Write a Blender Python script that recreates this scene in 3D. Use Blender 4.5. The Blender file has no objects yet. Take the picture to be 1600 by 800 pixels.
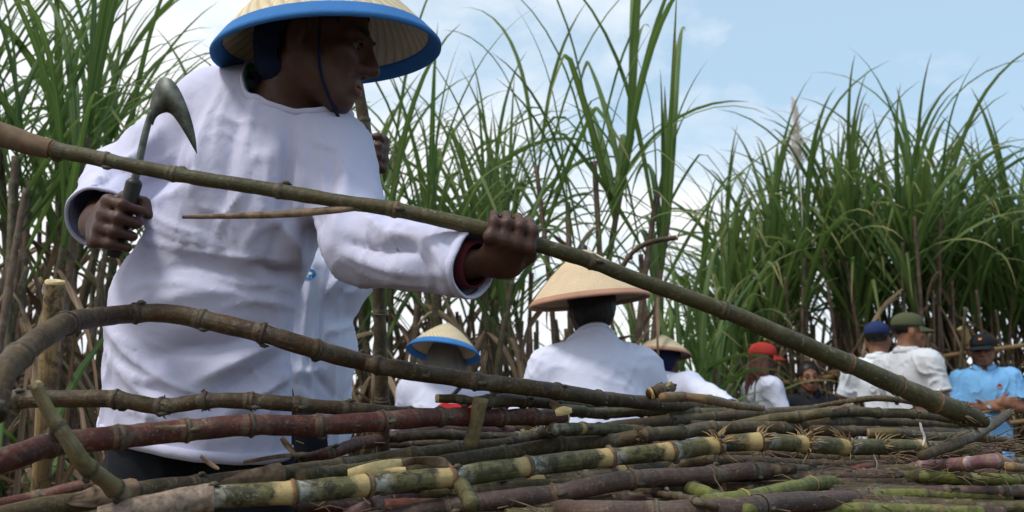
import bpy, bmesh, math, random
import numpy as np
from mathutils import Vector, Matrix

random.seed(7)
rng = np.random.default_rng(7)
R = math.radians
SC = bpy.context.scene
COL = SC.collection

# ------------------------------------------------------------------ camera
PITCH = R(10.9)
CAMZ = 0.90
FPX = 1500.0
cam = bpy.data.cameras.new('camera')
cam.sensor_width = 36.0
cam.lens = 36.0 * FPX / 1600.0
cam.clip_start = 0.02
cam.clip_end = 3000
cam.dof.use_dof = True
cam.dof.focus_distance = 1.75
cam.dof.aperture_fstop = 6.7
camo = bpy.data.objects.new('camera', cam)
camo.location = (0, 0, CAMZ)
camo.rotation_euler = (R(90) + PITCH, 0, 0)
COL.objects.link(camo)
SC.camera = camo
CF = np.array([0, math.cos(PITCH), math.sin(PITCH)])
CU = np.array([0, -math.sin(PITCH), math.cos(PITCH)])
CR = np.array([1.0, 0, 0])
CO = np.array([0, 0, CAMZ])


def U(px, py, t):
    """point seen at photo pixel (px, py) at depth t along the camera axis"""
    return CO + t * (CF + (px - 800) / FPX * CR + (400 - py) / FPX * CU)


def topx(P):
    d = np.asarray(P) - CO
    t = d @ CF
    return 800 + FPX * (d @ CR) / t, 400 - FPX * (d @ CU) / t, t


# ------------------------------------------------------------------ light, sky, exposure
SUN_EL, SUN_AZ = R(58), R(-128)          # azimuth measured clockwise from +Y: behind the camera, to the left
sd = Vector((math.cos(SUN_EL) * math.sin(SUN_AZ), math.cos(SUN_EL) * math.cos(SUN_AZ), math.sin(SUN_EL)))
sl = bpy.data.lights.new('sun', 'SUN')
sl.energy = 2.15
sl.angle = R(12)
sl.color = (1.0, 0.97, 0.92)
so = bpy.data.objects.new('sun', sl)
so.rotation_euler = (-sd).to_track_quat('-Z', 'Y').to_euler()
so.location = (-4, -4, 8)
COL.objects.link(so)

W = bpy.data.worlds.new('World')
SC.world = W
W.use_nodes = True
wt = W.node_tree
wt.nodes.clear()


class NT:
    """small helper for building node trees"""
    def __init__(s, tree):
        s.t = tree

    def n(s, typ, ins=None, **kw):
        nd = s.t.nodes.new(typ)
        for k, v in kw.items():
            setattr(nd, k, v)
        for k, v in (ins or {}).items():
            sock = nd.inputs[k]
            if isinstance(v, bpy.types.NodeSocket):
                s.t.links.new(v, sock)
            else:
                sock.default_value = v
        return nd

    def math(s, op, a, b=0.0, clamp=False):
        return s.n('ShaderNodeMath', {0: a, 1: b}, operation=op, use_clamp=clamp).outputs[0]

    def mix(s, fac, a, b, mode='MIX'):
        nd = s.n('ShaderNodeMix', None, data_type='RGBA', blend_type=mode)
        for k, v in ((0, fac), (6, a), (7, b)):
            if isinstance(v, bpy.types.NodeSocket):
                s.t.links.new(v, nd.inputs[k])
            elif k == 0:
                nd.inputs[k].default_value = v
            else:
                nd.inputs[k].default_value = (v[0], v[1], v[2], 1)
        return nd.outputs[2]

    def noise(s, vec, scale, detail=4, rough=0.55, dist=0.0):
        i = {'Scale': scale, 'Detail': detail, 'Roughness': rough, 'Distortion': dist}
        if vec is not None:
            i['Vector'] = vec
        return s.n('ShaderNodeTexNoise', i).outputs[0]

    def ramp(s, fac, lo, hi):
        return s.n('ShaderNodeMapRange', {0: fac, 1: lo, 2: hi, 3: 0.0, 4: 1.0}, clamp=True).outputs[0]

    def mapping(s, vec, scale=(1, 1, 1), loc=(0, 0, 0)):
        return s.n('ShaderNodeMapping', {'Vector': vec, 'Scale': scale, 'Location': loc}).outputs[0]


w = NT(wt)
sky = w.n('ShaderNodeTexSky', sky_type='NISHITA', sun_disc=False, sun_elevation=SUN_EL, sun_rotation=SUN_AZ,
          air_density=1.0, dust_density=2.0, ozone_density=1.2)
skyb = w.mix(1.0, sky.outputs[0], (0.15, 0.15, 0.15), 'MULTIPLY')
tc = w.n('ShaderNodeTexCoord').outputs['Generated']
sep = w.n('ShaderNodeSeparateXYZ', {0: tc})
m1 = w.mapping(tc, (1.0, 1.0, 2.2), (3.1, 0.4, 0.7))
cn = w.noise(m1, 2.6, 8, 0.58, 0.25)
cn2 = w.noise(w.mapping(tc, (1, 1, 1.6), (9.1, 2.0, 5.0)), 1.1, 3, 0.5)
# more cloud towards the west (left) and low down, clearer to the right
bias = w.math('MULTIPLY_ADD', sep.outputs[0], -0.40)
wt.nodes[-1].inputs[2].default_value = 0.0
low = w.math('MULTIPLY', w.ramp(sep.outputs[2], 0.52, 0.14), 0.25)
cov = w.math('ADD', w.math('ADD', cn, bias), w.math('ADD', low, w.math('MULTIPLY', w.math('SUBTRACT', cn2, 0.5), 0.35)))
cl = w.ramp(cov, 0.42, 0.66)
shade = w.noise(m1, 5.0, 6, 0.6, 0.3)
ccol = w.mix(w.ramp(shade, 0.3, 0.7), (0.74, 0.79, 0.85), (1.0, 1.0, 1.0))
haze = w.mix(0.62, skyb, (0.50, 0.69, 0.83))
skyc = w.mix(cl, haze, ccol)
bg = w.n('ShaderNodeBackground', {'Color': skyc, 'Strength': 1.0})
wo = w.n('ShaderNodeOutputWorld', {'Surface': bg.outputs[0]})

SC.view_settings.view_transform = 'Standard'
SC.view_settings.look = 'None'
SC.view_settings.exposure = 0.30
SC.view_settings.gamma = 1.0
SC.view_settings.use_curve_mapping = False
SC.render.engine = 'CYCLES'
SC.cycles.max_bounces = 6
SC.cycles.diffuse_bounces = 3
SC.cycles.transmission_bounces = 4
SC.cycles.transparent_max_bounces = 4


# ------------------------------------------------------------------ object helpers
def mesh_np(name, V, F, uv=None, smooth=True):
    """mesh from arrays: V (n,3); F list of equal-size index tuples (n,k)"""
    V = np.asarray(V, dtype=np.float32)
    F = np.asarray(F, dtype=np.int32)
    me = bpy.data.meshes.new(name)
    k = F.shape[1]
    me.vertices.add(len(V))
    me.vertices.foreach_set('co', V.ravel())
    me.loops.add(F.size)
    me.loops.foreach_set('vertex_index', F.ravel())
    me.polygons.add(len(F))
    me.polygons.foreach_set('loop_start', np.arange(0, F.size, k, dtype=np.int32))
    if smooth:
        me.polygons.foreach_set('use_smooth', np.ones(len(F), dtype=bool))
    if uv is not None:
        l = me.uv_layers.new(name='UVMap')
        l.data.foreach_set('uv', np.asarray(uv, dtype=np.float32)[F.ravel()].ravel())
    me.update(calc_edges=True)
    me.validate()
    return me


def link(name, data, mat=None, parent=None, loc=(0, 0, 0)):
    o = bpy.data.objects.new(name, data)
    o.location = loc
    if mat is not None and data is not None and not data.materials:
        data.materials.append(mat)
    if parent is not None:
        o.parent = parent
    COL.objects.link(o)
    return o


def tag(o, label=None, cat=None, group=None, kind=None):
    if label:
        o['label'] = label
    if cat:
        o['category'] = cat
    if group:
        o['group'] = group
    if kind:
        o['kind'] = kind
    return o


def empty(name, loc, label=None, cat=None, group=None):
    o = bpy.data.objects.new(name, None)
    o.empty_display_size = 0.05
    o.location = loc
    COL.objects.link(o)
    return tag(o, label, cat, group)


def nrm(v):
    v = np.asarray(v, dtype=float)
    return v / (np.linalg.norm(v) + 1e-12)


def vnoise(P, seed=0.0):
    P = np.asarray(P, dtype=np.float64) + seed * 17.13
    i = np.floor(P)
    f = P - i
    f = f * f * (3 - 2 * f)

    def hsh(o):
        q = i + o
        return np.mod(np.sin(q[:, 0] * 127.1 + q[:, 1] * 311.7 + q[:, 2] * 74.7) * 43758.5453, 1.0)
    r = 0
    for dx in (0, 1):
        for dy in (0, 1):
            for dz in (0, 1):
                wgt = (f[:, 0] if dx else 1 - f[:, 0]) * (f[:, 1] if dy else 1 - f[:, 1]) * (f[:, 2] if dz else 1 - f[:, 2])
                r = r + wgt * hsh(np.array([dx, dy, dz]))
    return r * 2 - 1


def catmull(pts, n_per=12):
    """pts (k,m) -> smooth samples"""
    P = np.asarray(pts, dtype=float)
    P = np.vstack([2 * P[0] - P[1], P, 2 * P[-1] - P[-2]])
    out = []
    for i in range(1, len(P) - 2):
        p0, p1, p2, p3 = P[i - 1], P[i], P[i + 1], P[i + 2]
        for t in np.linspace(0, 1, n_per, endpoint=False):
            out.append(0.5 * ((2 * p1) + (-p0 + p2) * t + (2 * p0 - 5 * p1 + 4 * p2 - p3) * t * t + (-p0 + 3 * p1 - 3 * p2 + p3) * t ** 3))
    out.append(P[-2])
    return np.array(out)


def resample(P, step):
    d = np.r_[0, np.cumsum(np.linalg.norm(np.diff(P[:, :3], axis=0), axis=1))]
    n = max(2, int(d[-1] / step))
    s = np.linspace(0, d[-1], n + 1)
    return np.stack([np.interp(s, d, P[:, k]) for k in range(P.shape[1])], axis=1), s


def frames(P):
    T = np.gradient(P, axis=0)
    T /= np.linalg.norm(T, axis=1)[:, None] + 1e-12
    a = np.array([0, 0, 1.0])
    if abs(T[0] @ a) > 0.9:
        a = np.array([0, 1.0, 0])
    n = nrm(np.cross(np.cross(T[0], a), T[0]))
    N = []
    for i in range(len(P)):
        n = nrm(n - T[i] * (n @ T[i]))
        N.append(n)
    N = np.array(N)
    return T, N, np.cross(T, N)


def tube(P, rad, seg=12, caps=True, uvs=None):
    """returns V, F(quads), UV for a tube along P with radii rad"""
    P = np.asarray(P, dtype=float)
    rad = np.broadcast_to(np.asarray(rad, dtype=float), (len(P),))
    T, N, B = frames(P)
    a = np.linspace(0, 2 * math.pi, seg, endpoint=False)
    V = (P[:, None, :] + rad[:, None, None] * (np.cos(a)[None, :, None] * N[:, None, :] + np.sin(a)[None, :, None] * B[:, None, :])).reshape(-1, 3)
    s = np.r_[0, np.cumsum(np.linalg.norm(np.diff(P, axis=0), axis=1))]
    UV = np.stack([np.tile(a / (2 * math.pi), len(P)), np.repeat(s, seg)], axis=1)
    n = len(P)
    i, j = np.meshgrid(np.arange(n - 1), np.arange(seg), indexing='ij')
    j2 = (j + 1) % seg
    F = np.stack([i * seg + j, i * seg + j2, (i + 1) * seg + j2, (i + 1) * seg + j], axis=-1).reshape(-1, 4)
    if caps:
        for ring, flip in ((0, True), (n - 1, False)):
            c = len(V)
            V = np.vstack([V, P[ring][None]])
            UV = np.vstack([UV, [[0.5, s[ring]]]])
            for k in range(0, seg, 2):
                q = [ring * seg + k, ring * seg + (k + 1) % seg, ring * seg + (k + 2) % seg, c]
                F = np.vstack([F, [q[::-1] if flip else q]])
    return V, F, UV


class Geo:
    """collects tubes / ribbons in one mesh"""
    def __init__(s):
        s.V, s.F, s.UV, s.n = [], [], [], 0

    def add(s, V, F, UV=None):
        s.V.append(np.asarray(V)); s.F.append(np.asarray(F) + s.n)
        s.UV.append(np.zeros((len(V), 2)) if UV is None else UV)
        s.n += len(V)
        return s

    def mesh(s, name, smooth=True):
        return mesh_np(name, np.vstack(s.V), np.vstack(s.F), np.vstack(s.UV), smooth)


# ------------------------------------------------------------------ materials
def newmat(name):
    m = bpy.data.materials.new(name)
    m.use_nodes = True
    m.node_tree.nodes.clear()
    return m, NT(m.node_tree)


def finish(m, t, col, rough=0.7, bump=None, bdist=0.002, bstr=0.5, spec=0.3, trans=None, **kw):
    ins = {'Base Color': col if isinstance(col, bpy.types.NodeSocket) else (*col, 1), 'Roughness': rough, 'Specular IOR Level': spec}
    ins.update(kw)
    p = t.n('ShaderNodeBsdfPrincipled', ins)
    if bump is not None:
        b = t.n('ShaderNodeBump', {'Height': bump, 'Distance': bdist, 'Strength': bstr})
        t.t.links.new(b.outputs[0], p.inputs['Normal'])
    out = p.outputs[0]
    if trans is not None:
        tr = t.n('ShaderNodeBsdfTranslucent', {'Color': trans[1] if isinstance(trans[1], bpy.types.NodeSocket) else (*trans[1], 1)})
        out = t.n('ShaderNodeMixShader', {0: trans[0], 1: out, 2: tr.outputs[0]}).outputs[0]
    t.n('ShaderNodeOutputMaterial', {'Surface': out})
    return m


def objco(t):
    return t.n('ShaderNodeTexCoord').outputs['Object']


def cloth(name, col, var=0.12, rough=0.9, stain=None, trans=0.0):
    m, t = newmat(name)
    o = objco(t)
    n = t.noise(o, 9, 5)
    c = t.mix(t.ramp(n, 0.3, 0.75), [x * (1 - var) for x in col], col)
    if stain:
        n2 = t.noise(o, 14, 6, 0.65, 0.5)
        c = t.mix(t.math('MULTIPLY', t.ramp(n2, 0.6, 0.8), 0.35), c, stain)
    weave = t.noise(o, 900, 2, 0.6)
    crink = t.noise(o, 34, 4, 0.6, 0.8)
    hgt = t.math('ADD', t.math('MULTIPLY', weave, 0.12), crink)
    return finish(m, t, c, rough, hgt, 0.004, 0.42, 0.2, trans=(trans, c) if trans else None)


def skin(name, col):
    m, t = newmat(name)
    o = objco(t)
    n = t.noise(o, 22, 6, 0.6)
    n2 = t.noise(o, 90, 4, 0.6)
    c = t.mix(t.ramp(n, 0.3, 0.7), [col[0] * 0.72, col[1] * 0.66, col[2] * 0.62], [col[0] * 1.15, col[1] * 1.08, col[2] * 1.02])
    c = t.mix(t.math('MULTIPLY', t.ramp(n2, 0.5, 0.8), 0.3), c, [col[0] * 0.5, col[1] * 0.42, col[2] * 0.4])
    return finish(m, t, c, 0.52, t.math('ADD', t.noise(o, 260, 4), t.math('MULTIPLY', t.noise(o, 85, 5, 0.7, 1.0), 1.6)), 0.0012, 0.5, 0.4)


def plain(name, col, rough=0.6, var=0.2, scale=30, spec=0.3, bump=0.3, metal=0.0):
    m, t = newmat(name)
    o = objco(t)
    n = t.noise(o, scale, 5, 0.6)
    c = t.mix(t.ramp(n, 0.3, 0.7), [x * (1 - var) for x in col], [min(1, x * (1 + var)) for x in col])
    return finish(m, t, c, rough, n, 0.002, bump, spec, Metallic=metal)


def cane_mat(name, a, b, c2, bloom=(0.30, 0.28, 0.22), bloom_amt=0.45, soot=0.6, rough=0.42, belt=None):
    """UV: u around, v metres along; attribute 'nd' = signed distance from the closest node (m), 'dirt'"""
    m, t = newmat(name)
    uv = t.n('ShaderNodeUVMap').outputs[0]
    o = objco(t)
    na = t.n('ShaderNodeAttribute', attribute_name='past_node').outputs['Fac']
    nb = t.n('ShaderNodeAttribute', attribute_name='to_node').outputs['Fac']
    st = t.noise(t.mapping(uv, (26, 4, 1)), 1.0, 6, 0.62, 0.3)
    pat = t.noise(o, 11, 5, 0.6, 0.4)
    col = t.mix(t.ramp(pat, 0.35, 0.68), a, b)
    col = t.mix(t.ramp(st, 0.45, 0.72), col, c2)
    # waxy bloom in a band just under each node
    bl = t.math('MULTIPLY', t.ramp(na, 0.040, 0.008), t.ramp(na, 0.001, 0.004))
    bn = t.ramp(t.noise(o, 60, 4, 0.6), 0.35, 0.6)
    col = t.mix(t.math('MULTIPLY', t.math('MULTIPLY', bl, bn), bloom_amt), col, bloom)
    # sooty mould and soil blotches
    sn = t.noise(o, 38, 7, 0.66, 0.9)
    s2 = t.noise(o, 7, 3, 0.5)
    sm = t.math('MULTIPLY', t.ramp(sn, 0.47, 0.56), t.ramp(s2, 0.30, 0.52))
    col = t.mix(t.math('MULTIPLY', sm, soot), col, (0.022, 0.02, 0.016))
    dn = t.ramp(t.noise(o, 120, 6, 0.72), 0.54, 0.66)
    col = t.mix(t.math('MULTIPLY', dn, 0.45), col, (0.21, 0.17, 0.11))
    sk = t.ramp(t.noise(t.mapping(uv, (90, 7, 1), (3, 1, 0)), 1.0, 4, 0.6, 0.2), 0.56, 0.66)
    col = t.mix(t.math('MULTIPLY', sk, 0.55), col, (0.020, 0.015, 0.010))
    big = t.ramp(t.noise(o, 4.5, 3, 0.5), 0.35, 0.65)
    col = t.mix(t.math('MULTIPLY', big, 0.40), col, [x * 0.45 for x in a])
    pl = t.ramp(t.noise(o, 52, 6, 0.7, 1.8), 0.60, 0.66)
    col = t.mix(t.math('MULTIPLY', pl, 0.42), col, (0.30, 0.27, 0.19))
    if belt:
        wob = t.math('MULTIPLY', t.math('SUBTRACT', t.noise(o, 45, 5, 0.65), 0.5), 0.05)
        bt = t.ramp(t.math('ADD', nb, wob), 0.034, 0.020)
        col = t.mix(t.math('MULTIPLY', bt, 0.92), col, belt)
    else:
        rb = t.math('MULTIPLY', t.ramp(nb, 0.0125, 0.0100), t.ramp(t.noise(o, 170, 4, 0.7), 0.35, 0.6))
        col = t.mix(t.math('MULTIPLY', rb, 0.65), col, (0.17, 0.13, 0.075))
    gn = t.ramp(t.noise(o, 19, 6, 0.7, 1.4), 0.56, 0.68)
    col = t.mix(t.math('MULTIPLY', gn, 0.30), col, (0.19, 0.165, 0.105))
    h = t.math('ADD', t.math('MULTIPLY', st, 0.5), t.noise(o, 150, 5, 0.65))
    rg = t.math('ADD', t.math('MULTIPLY', sn, 0.5), rough - 0.08)
    return finish(m, t, col, rg, h, 0.0024, 0.65, 0.26)


def leaf_mat(name, g1, g2, tip, midrib=(0.20, 0.24, 0.10), trans=0.35, dry=0.25):
    m, t = newmat(name)
    uv = t.n('ShaderNodeUVMap').outputs[0]
    s = t.n('ShaderNodeSeparateXYZ', {0: uv})
    rnd = t.n('ShaderNodeObjectInfo').outputs['Random']
    col = t.mix(rnd, g1, g2)
    n = t.noise(t.mapping(uv, (8, 5, 1)), 1.0, 5, 0.6)
    n3 = t.noise(t.n('ShaderNodeTexCoord').outputs['Object'], 6, 4)
    col = t.mix(t.math('MULTIPLY', t.ramp(n3, 0.45, 0.75), 0.45), col, [x * 0.6 for x in g1])
    tp = t.math('MULTIPLY', t.ramp(t.math('ADD', s.outputs[1], t.math('MULTIPLY', n, 0.35)), 0.86, 1.18), 1.0)
    col = t.mix(tp, col, tip)
    sp = t.math('MULTIPLY', t.ramp(n, 0.62, 0.72), dry)
    col = t.mix(sp, col, tip)
    mr = t.math('ABSOLUTE', t.math('SUBTRACT', s.outputs[0], 0.5))
    col = t.mix(t.math('MULTIPLY', t.ramp(mr, 0.09, 0.04), 0.7), col, midrib)
    vein = t.noise(t.mapping(uv, (60, 0.6, 1)), 1.0, 2)
    tr = t.mix(0.3, col, (0.22, 0.38, 0.07), 'MIX') if trans > 0.2 else col
    return finish(m, t, col, 0.58, vein, 0.001, 0.4, 0.22, trans=(trans, tr))


def straw(name, c1, c2, kind='ring', n=60):
    """UV: u angle 0..1, v 0 apex .. 1 rim"""
    m, t = newmat(name)
    uv = t.n('ShaderNodeUVMap').outputs[0]
    s = t.n('ShaderNodeSeparateXYZ', {0: uv})
    if kind == 'ring':
        x = t.math('MULTIPLY', s.outputs[1], n)
    else:
        x = t.math('ADD', t.math('MULTIPLY', s.outputs[0], n), t.math('MULTIPLY', s.outputs[1], 9.0))
    wv = t.math('SINE', t.math('MULTIPLY', x, 6.28318))
    y = t.math('SINE', t.math('MULTIPLY', s.outputs[0], 6.28318 * 110))
    wv2 = t.math('MULTIPLY_ADD', wv, 0.5)
    t.t.nodes[-1].inputs[2].default_value = 0.5
    nz = t.noise(objco(t), 26, 5, 0.6)
    col = t.mix(t.ramp(nz, 0.3, 0.7), c1, [x_ * 0.85 for x_ in c1])
    col = t.mix(t.math('MULTIPLY', t.ramp(wv2, 0.55, 0.95), 0.55), col, c2)
    h = t.math('ADD', wv2, t.math('MULTIPLY', y, 0.25))
    return finish(m, t, col, 0.75, h, 0.003, 0.6, 0.25)


M = {}
M['shirt'] = cloth('white_shirt_cloth', (0.60, 0.595, 0.76), 0.05, stain=(0.55, 0.53, 0.56), trans=0.06)
M['shirt_bright'] = cloth('white_cotton', (0.66, 0.68, 0.83), 0.05, trans=0.05)
M['grey_shirt'] = cloth('pale_grey_cloth', (0.56, 0.57, 0.60), 0.08)
M['white_polo'] = cloth('off_white_cloth', (0.72, 0.75, 0.80), 0.06)
M['blue_polo'] = cloth('sky_blue_cloth', (0.19, 0.43, 0.74), 0.1)
M['black_cloth'] = cloth('black_cloth', (0.018, 0.02, 0.025), 0.3)
M['trouser'] = cloth('dark_trouser_cloth', (0.012, 0.014, 0.018), 0.3)
M['jeans'] = cloth('blue_denim', (0.035, 0.06, 0.12), 0.3)
M['navy_cloth'] = cloth('navy_cloth', (0.010, 0.016, 0.05), 0.3)
M['grey_cloth'] = cloth('grey_head_cloth', (0.20, 0.195, 0.175), 0.2)
M['red_cloth'] = cloth('red_cloth', (0.42, 0.02, 0.025), 0.3)
M['maroon'] = cloth('maroon_cloth', (0.085, 0.014, 0.018), 0.2)
M['green_rib'] = cloth('green_rib_cloth', (0.02, 0.22, 0.12), 0.2)
M['red_cap'] = cloth('red_cap_cloth', (0.50, 0.05, 0.04), 0.35, stain=(0.62, 0.3, 0.22))
M['olive_cap'] = cloth('olive_cap_cloth', (0.075, 0.085, 0.042), 0.15)
M['navy_cap'] = cloth('navy_cap_cloth', (0.02, 0.035, 0.11), 0.2)
M['skin_dark'] = skin('sunburnt_skin', (0.072, 0.031, 0.020))
M['skin'] = skin('brown_skin', (0.22, 0.105, 0.062))
M['hair'] = plain('black_hair', (0.011, 0.010, 0.010), 0.45, 0.3, 120)
M['hair_brown'] = plain('reddish_brown_hair', (0.085, 0.034, 0.022), 0.5, 0.4, 90)
M['eye'] = plain('eye_white', (0.10, 0.085, 0.07), 0.3, 0.05)
M['iris'] = plain('dark_iris', (0.012, 0.008, 0.006), 0.25, 0.05)
M['lip'] = plain('lip', (0.19, 0.085, 0.06), 0.5, 0.2, 60)
M['straw_pale'] = straw('pale_straw', (0.62, 0.47, 0.27), (0.34, 0.23, 0.12), 'ring', 34)
M['straw_peach'] = straw('peach_straw', (0.68, 0.52, 0.34), (0.56, 0.42, 0.27), 'ring', 46)
M['straw_rib'] = straw('ribbed_straw', (0.66, 0.55, 0.36), (0.36, 0.27, 0.16), 'radial', 46)
M['blue_band'] = cloth('blue_binding', (0.05, 0.19, 0.47), 0.2)
M['orange_band'] = cloth('orange_binding', (0.46, 0.25, 0.17), 0.25)
M['steel'] = plain('worn_blade_steel', (0.13, 0.14, 0.12), 0.6, 0.55, 55, 0.4, 0.5, 0.45)
M['handle'] = plain('dark_tool_handle', (0.03, 0.026, 0.024), 0.5, 0.3, 40)
M['watch'] = plain('black_watch', (0.012, 0.012, 0.014), 0.3, 0.1)
M['steel_bright'] = plain('watch_case_steel', (0.5, 0.5, 0.5), 0.25, 0.1, 30, 0.5, 0.1, 0.9)
M['orange_mark'] = plain('orange_mark', (0.75, 0.30, 0.08), 0.7, 0.1)
M['red_mark'] = plain('red_mark', (0.42, 0.06, 0.06), 0.7, 0.2)
M['blue_mark'] = plain('blue_mark', (0.03, 0.20, 0.45), 0.7, 0.2)
M['pale_mark'] = plain('pale_mark', (0.7, 0.72, 0.75), 0.7, 0.1)
M['button'] = plain('pale_button', (0.6, 0.62, 0.65), 0.4, 0.05)

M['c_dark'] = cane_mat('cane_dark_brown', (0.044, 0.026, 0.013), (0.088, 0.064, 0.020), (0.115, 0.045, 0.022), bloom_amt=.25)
M['c_dark_belt'] = cane_mat('cane_dark_yellow_jointed', (0.038, 0.029, 0.016), (0.066, 0.056, 0.024), (0.08, 0.042, 0.024), bloom_amt=.4, belt=(0.42, 0.30, 0.12))
M['c_red'] = cane_mat('cane_dark_red', (0.090, 0.021, 0.017), (0.150, 0.036, 0.024), (0.062, 0.030, 0.018), bloom=(0.22, 0.19, 0.13), soot=0.6, rough=0.34)
M['c_olive'] = cane_mat('cane_olive', (0.066, 0.056, 0.018), (0.115, 0.098, 0.028), (0.100, 0.050, 0.024))
M['c_green'] = cane_mat('cane_green_held', (0.060, 0.060, 0.026), (0.092, 0.084, 0.030), (0.110, 0.062, 0.028), bloom_amt=0.2, soot=0.35, rough=0.4)
M['c_bright'] = cane_mat('cane_yellow_green', (0.095, 0.085, 0.028), (0.165, 0.15, 0.06), (0.055, 0.05, 0.022), bloom=(0.50, 0.50, 0.47), bloom_amt=0.95, soot=0.85, belt=(0.42, 0.31, 0.14))
M['c_lime'] = cane_mat('cane_lime', (0.145, 0.155, 0.022), (0.19, 0.20, 0.045), (0.10, 0.11, 0.028), bloom_amt=0.3, soot=0.6)
M['c_purple'] = cane_mat('cane_pink_purple', (0.20, 0.10, 0.105), (0.28, 0.17, 0.17), (0.20, 0.07, 0.08), bloom=(0.5, 0.46, 0.46), bloom_amt=0.8, soot=0.35)
M['c_grey'] = cane_mat('cane_grey_brown', (0.066, 0.045, 0.022), (0.105, 0.088, 0.032), (0.100, 0.046, 0.024), soot=0.5)
M['c_plum'] = cane_mat('cane_plum_grey', (0.064, 0.037, 0.033), (0.098, 0.060, 0.047), (0.135, 0.070, 0.045), soot=0.35, rough=0.38)
M['c_tan'] = cane_mat('cane_tan', (0.22, 0.14, 0.065), (0.30, 0.19, 0.08), (0.17, 0.085, 0.045), soot=0.5)
M['c_stalk'] = cane_mat('standing_stalk', (0.125, 0.068, 0.050), (0.20, 0.135, 0.095), (0.09, 0.075, 0.042), soot=0.5)
M['c_stalk2'] = cane_mat('standing_stalk_green', (0.10, 0.095, 0.042), (0.17, 0.14, 0.08), (0.10, 0.06, 0.045), soot=0.5)


def ring_mat(name, col, dirt, amt):
    m, t = newmat(name)
    o = objco(t)
    n = t.ramp(t.noise(o, 60, 6, 0.7, 0.6), 0.42, 0.62)
    n2 = t.noise(o, 160, 4, 0.6)
    c = t.mix(t.ramp(n2, 0.3, 0.7), col, [x * 0.7 for x in col])
    c = t.mix(t.math('MULTIPLY', n, amt), c, dirt)
    return finish(m, t, c, 0.6, t.noise(o, 220, 5, 0.7), 0.002, 0.6, 0.3)


M['ring_pale'] = ring_mat('pale_node', (0.50, 0.36, 0.13), (0.20, 0.14, 0.05), 0.6)
M['ring_orange'] = ring_mat('orange_node', (0.24, 0.125, 0.06), (0.06, 0.05, 0.028), 0.8)
M['ring_grey'] = ring_mat('grey_node', (0.125, 0.10, 0.062), (0.035, 0.03, 0.02), 0.8)
M['ring_dark'] = ring_mat('dark_node', (0.058, 0.042, 0.03), (0.10, 0.085, 0.06), 0.5)
M['pith'] = plain('cut_pith', (0.52, 0.40, 0.19), 0.7, 0.25, 80)
M['pith_dark'] = plain('old_cut_pith', (0.22, 0.14, 0.075), 0.8, 0.35, 80)
M['sheath'] = plain('dry_leaf_sheath', (0.17, 0.115, 0.072), 0.75, 0.6, 60)
M['sheath_pale'] = plain('pale_leaf_sheath', (0.23, 0.165, 0.12), 0.7, 0.6, 90)
M['root'] = plain('dry_root_hair', (0.26, 0.18, 0.09), 0.8, 0.35, 40)
M['root_dark'] = plain('brown_root_hair', (0.13, 0.085, 0.05), 0.85, 0.35, 40)
M['trash'] = plain('rotting_trash', (0.028, 0.02, 0.013), 0.95, 0.6, 25, 0.1, 0.8)
M['c_pale'] = cane_mat('cane_pale_mottled', (0.20, 0.165, 0.06), (0.25, 0.22, 0.09), (0.20, 0.10, 0.09), soot=0.4)
M['stake'] = cane_mat('weathered_bamboo', (0.26, 0.175, 0.075), (0.33, 0.235, 0.105), (0.18, 0.11, 0.05), soot=0.8)
M['rail'] = cane_mat('dry_bamboo', (0.36, 0.22, 0.09), (0.45, 0.30, 0.14), (0.25, 0.14, 0.06), soot=0.3)
M['leaf'] = leaf_mat('green_leaf', (0.058, 0.122, 0.032), (0.140, 0.205, 0.058), (0.28, 0.22, 0.10))
M['leaf_dark'] = leaf_mat('deep_green_leaf', (0.040, 0.098, 0.030), (0.095, 0.158, 0.046), (0.18, 0.14, 0.05))
M['leaf_dry'] = leaf_mat('dry_leaf', (0.15, 0.095, 0.058), (0.30, 0.215, 0.14), (0.11, 0.065, 0.04), (0.32, 0.24, 0.15), trans=0.2)
M['plume'] = plain('cane_flower', (0.62, 0.56, 0.54), 0.9, 0.15, 30)


def ground_mat():
    m, t = newmat('trampled_soil')
    o = objco(t)
    n = t.noise(o, 3, 8, 0.65, 0.5)
    c = t.mix(t.ramp(n, 0.35, 0.65), (0.05, 0.035, 0.022), (0.13, 0.095, 0.055))
    n2 = t.noise(o, 1.2, 5)
    c = t.mix(t.math('MULTIPLY', t.ramp(n2, 0.5, 0.7), 0.6), c, (0.06, 0.075, 0.025))
    return finish(m, t, c, 0.95, t.noise(o, 20, 8, 0.7), 0.04, 0.8)


M['soil'] = ground_mat()


# ------------------------------------------------------------------ ground
def build_ground():
    n = 90
    a = np.sinh(np.linspace(-5.2, 5.2, n)) / math.sinh(5.2)
    X, Y = np.meshgrid(a * 900, a * 900 + 3, indexing='ij')
    d = np.hypot(X, Y - 3)
    Z = 0.035 * vnoise(np.stack([X.ravel() * 1.3, Y.ravel() * 1.3, 0 * X.ravel()], 1)).reshape(X.shape) * np.exp(-d / 40) - 0.045
    V = np.stack([X, Y, Z], -1).reshape(-1, 3)
    i, j = np.meshgrid(np.arange(n - 1), np.arange(n - 1), indexing='ij')
    F = np.stack([i * n + j, (i + 1) * n + j, (i + 1) * n + j + 1, i * n + j + 1], -1).reshape(-1, 4)
    tag(link('ground', mesh_np('ground', V, F), M['soil']), 'trampled bare soil under the cane field', kind='structure')


build_ground()


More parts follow.
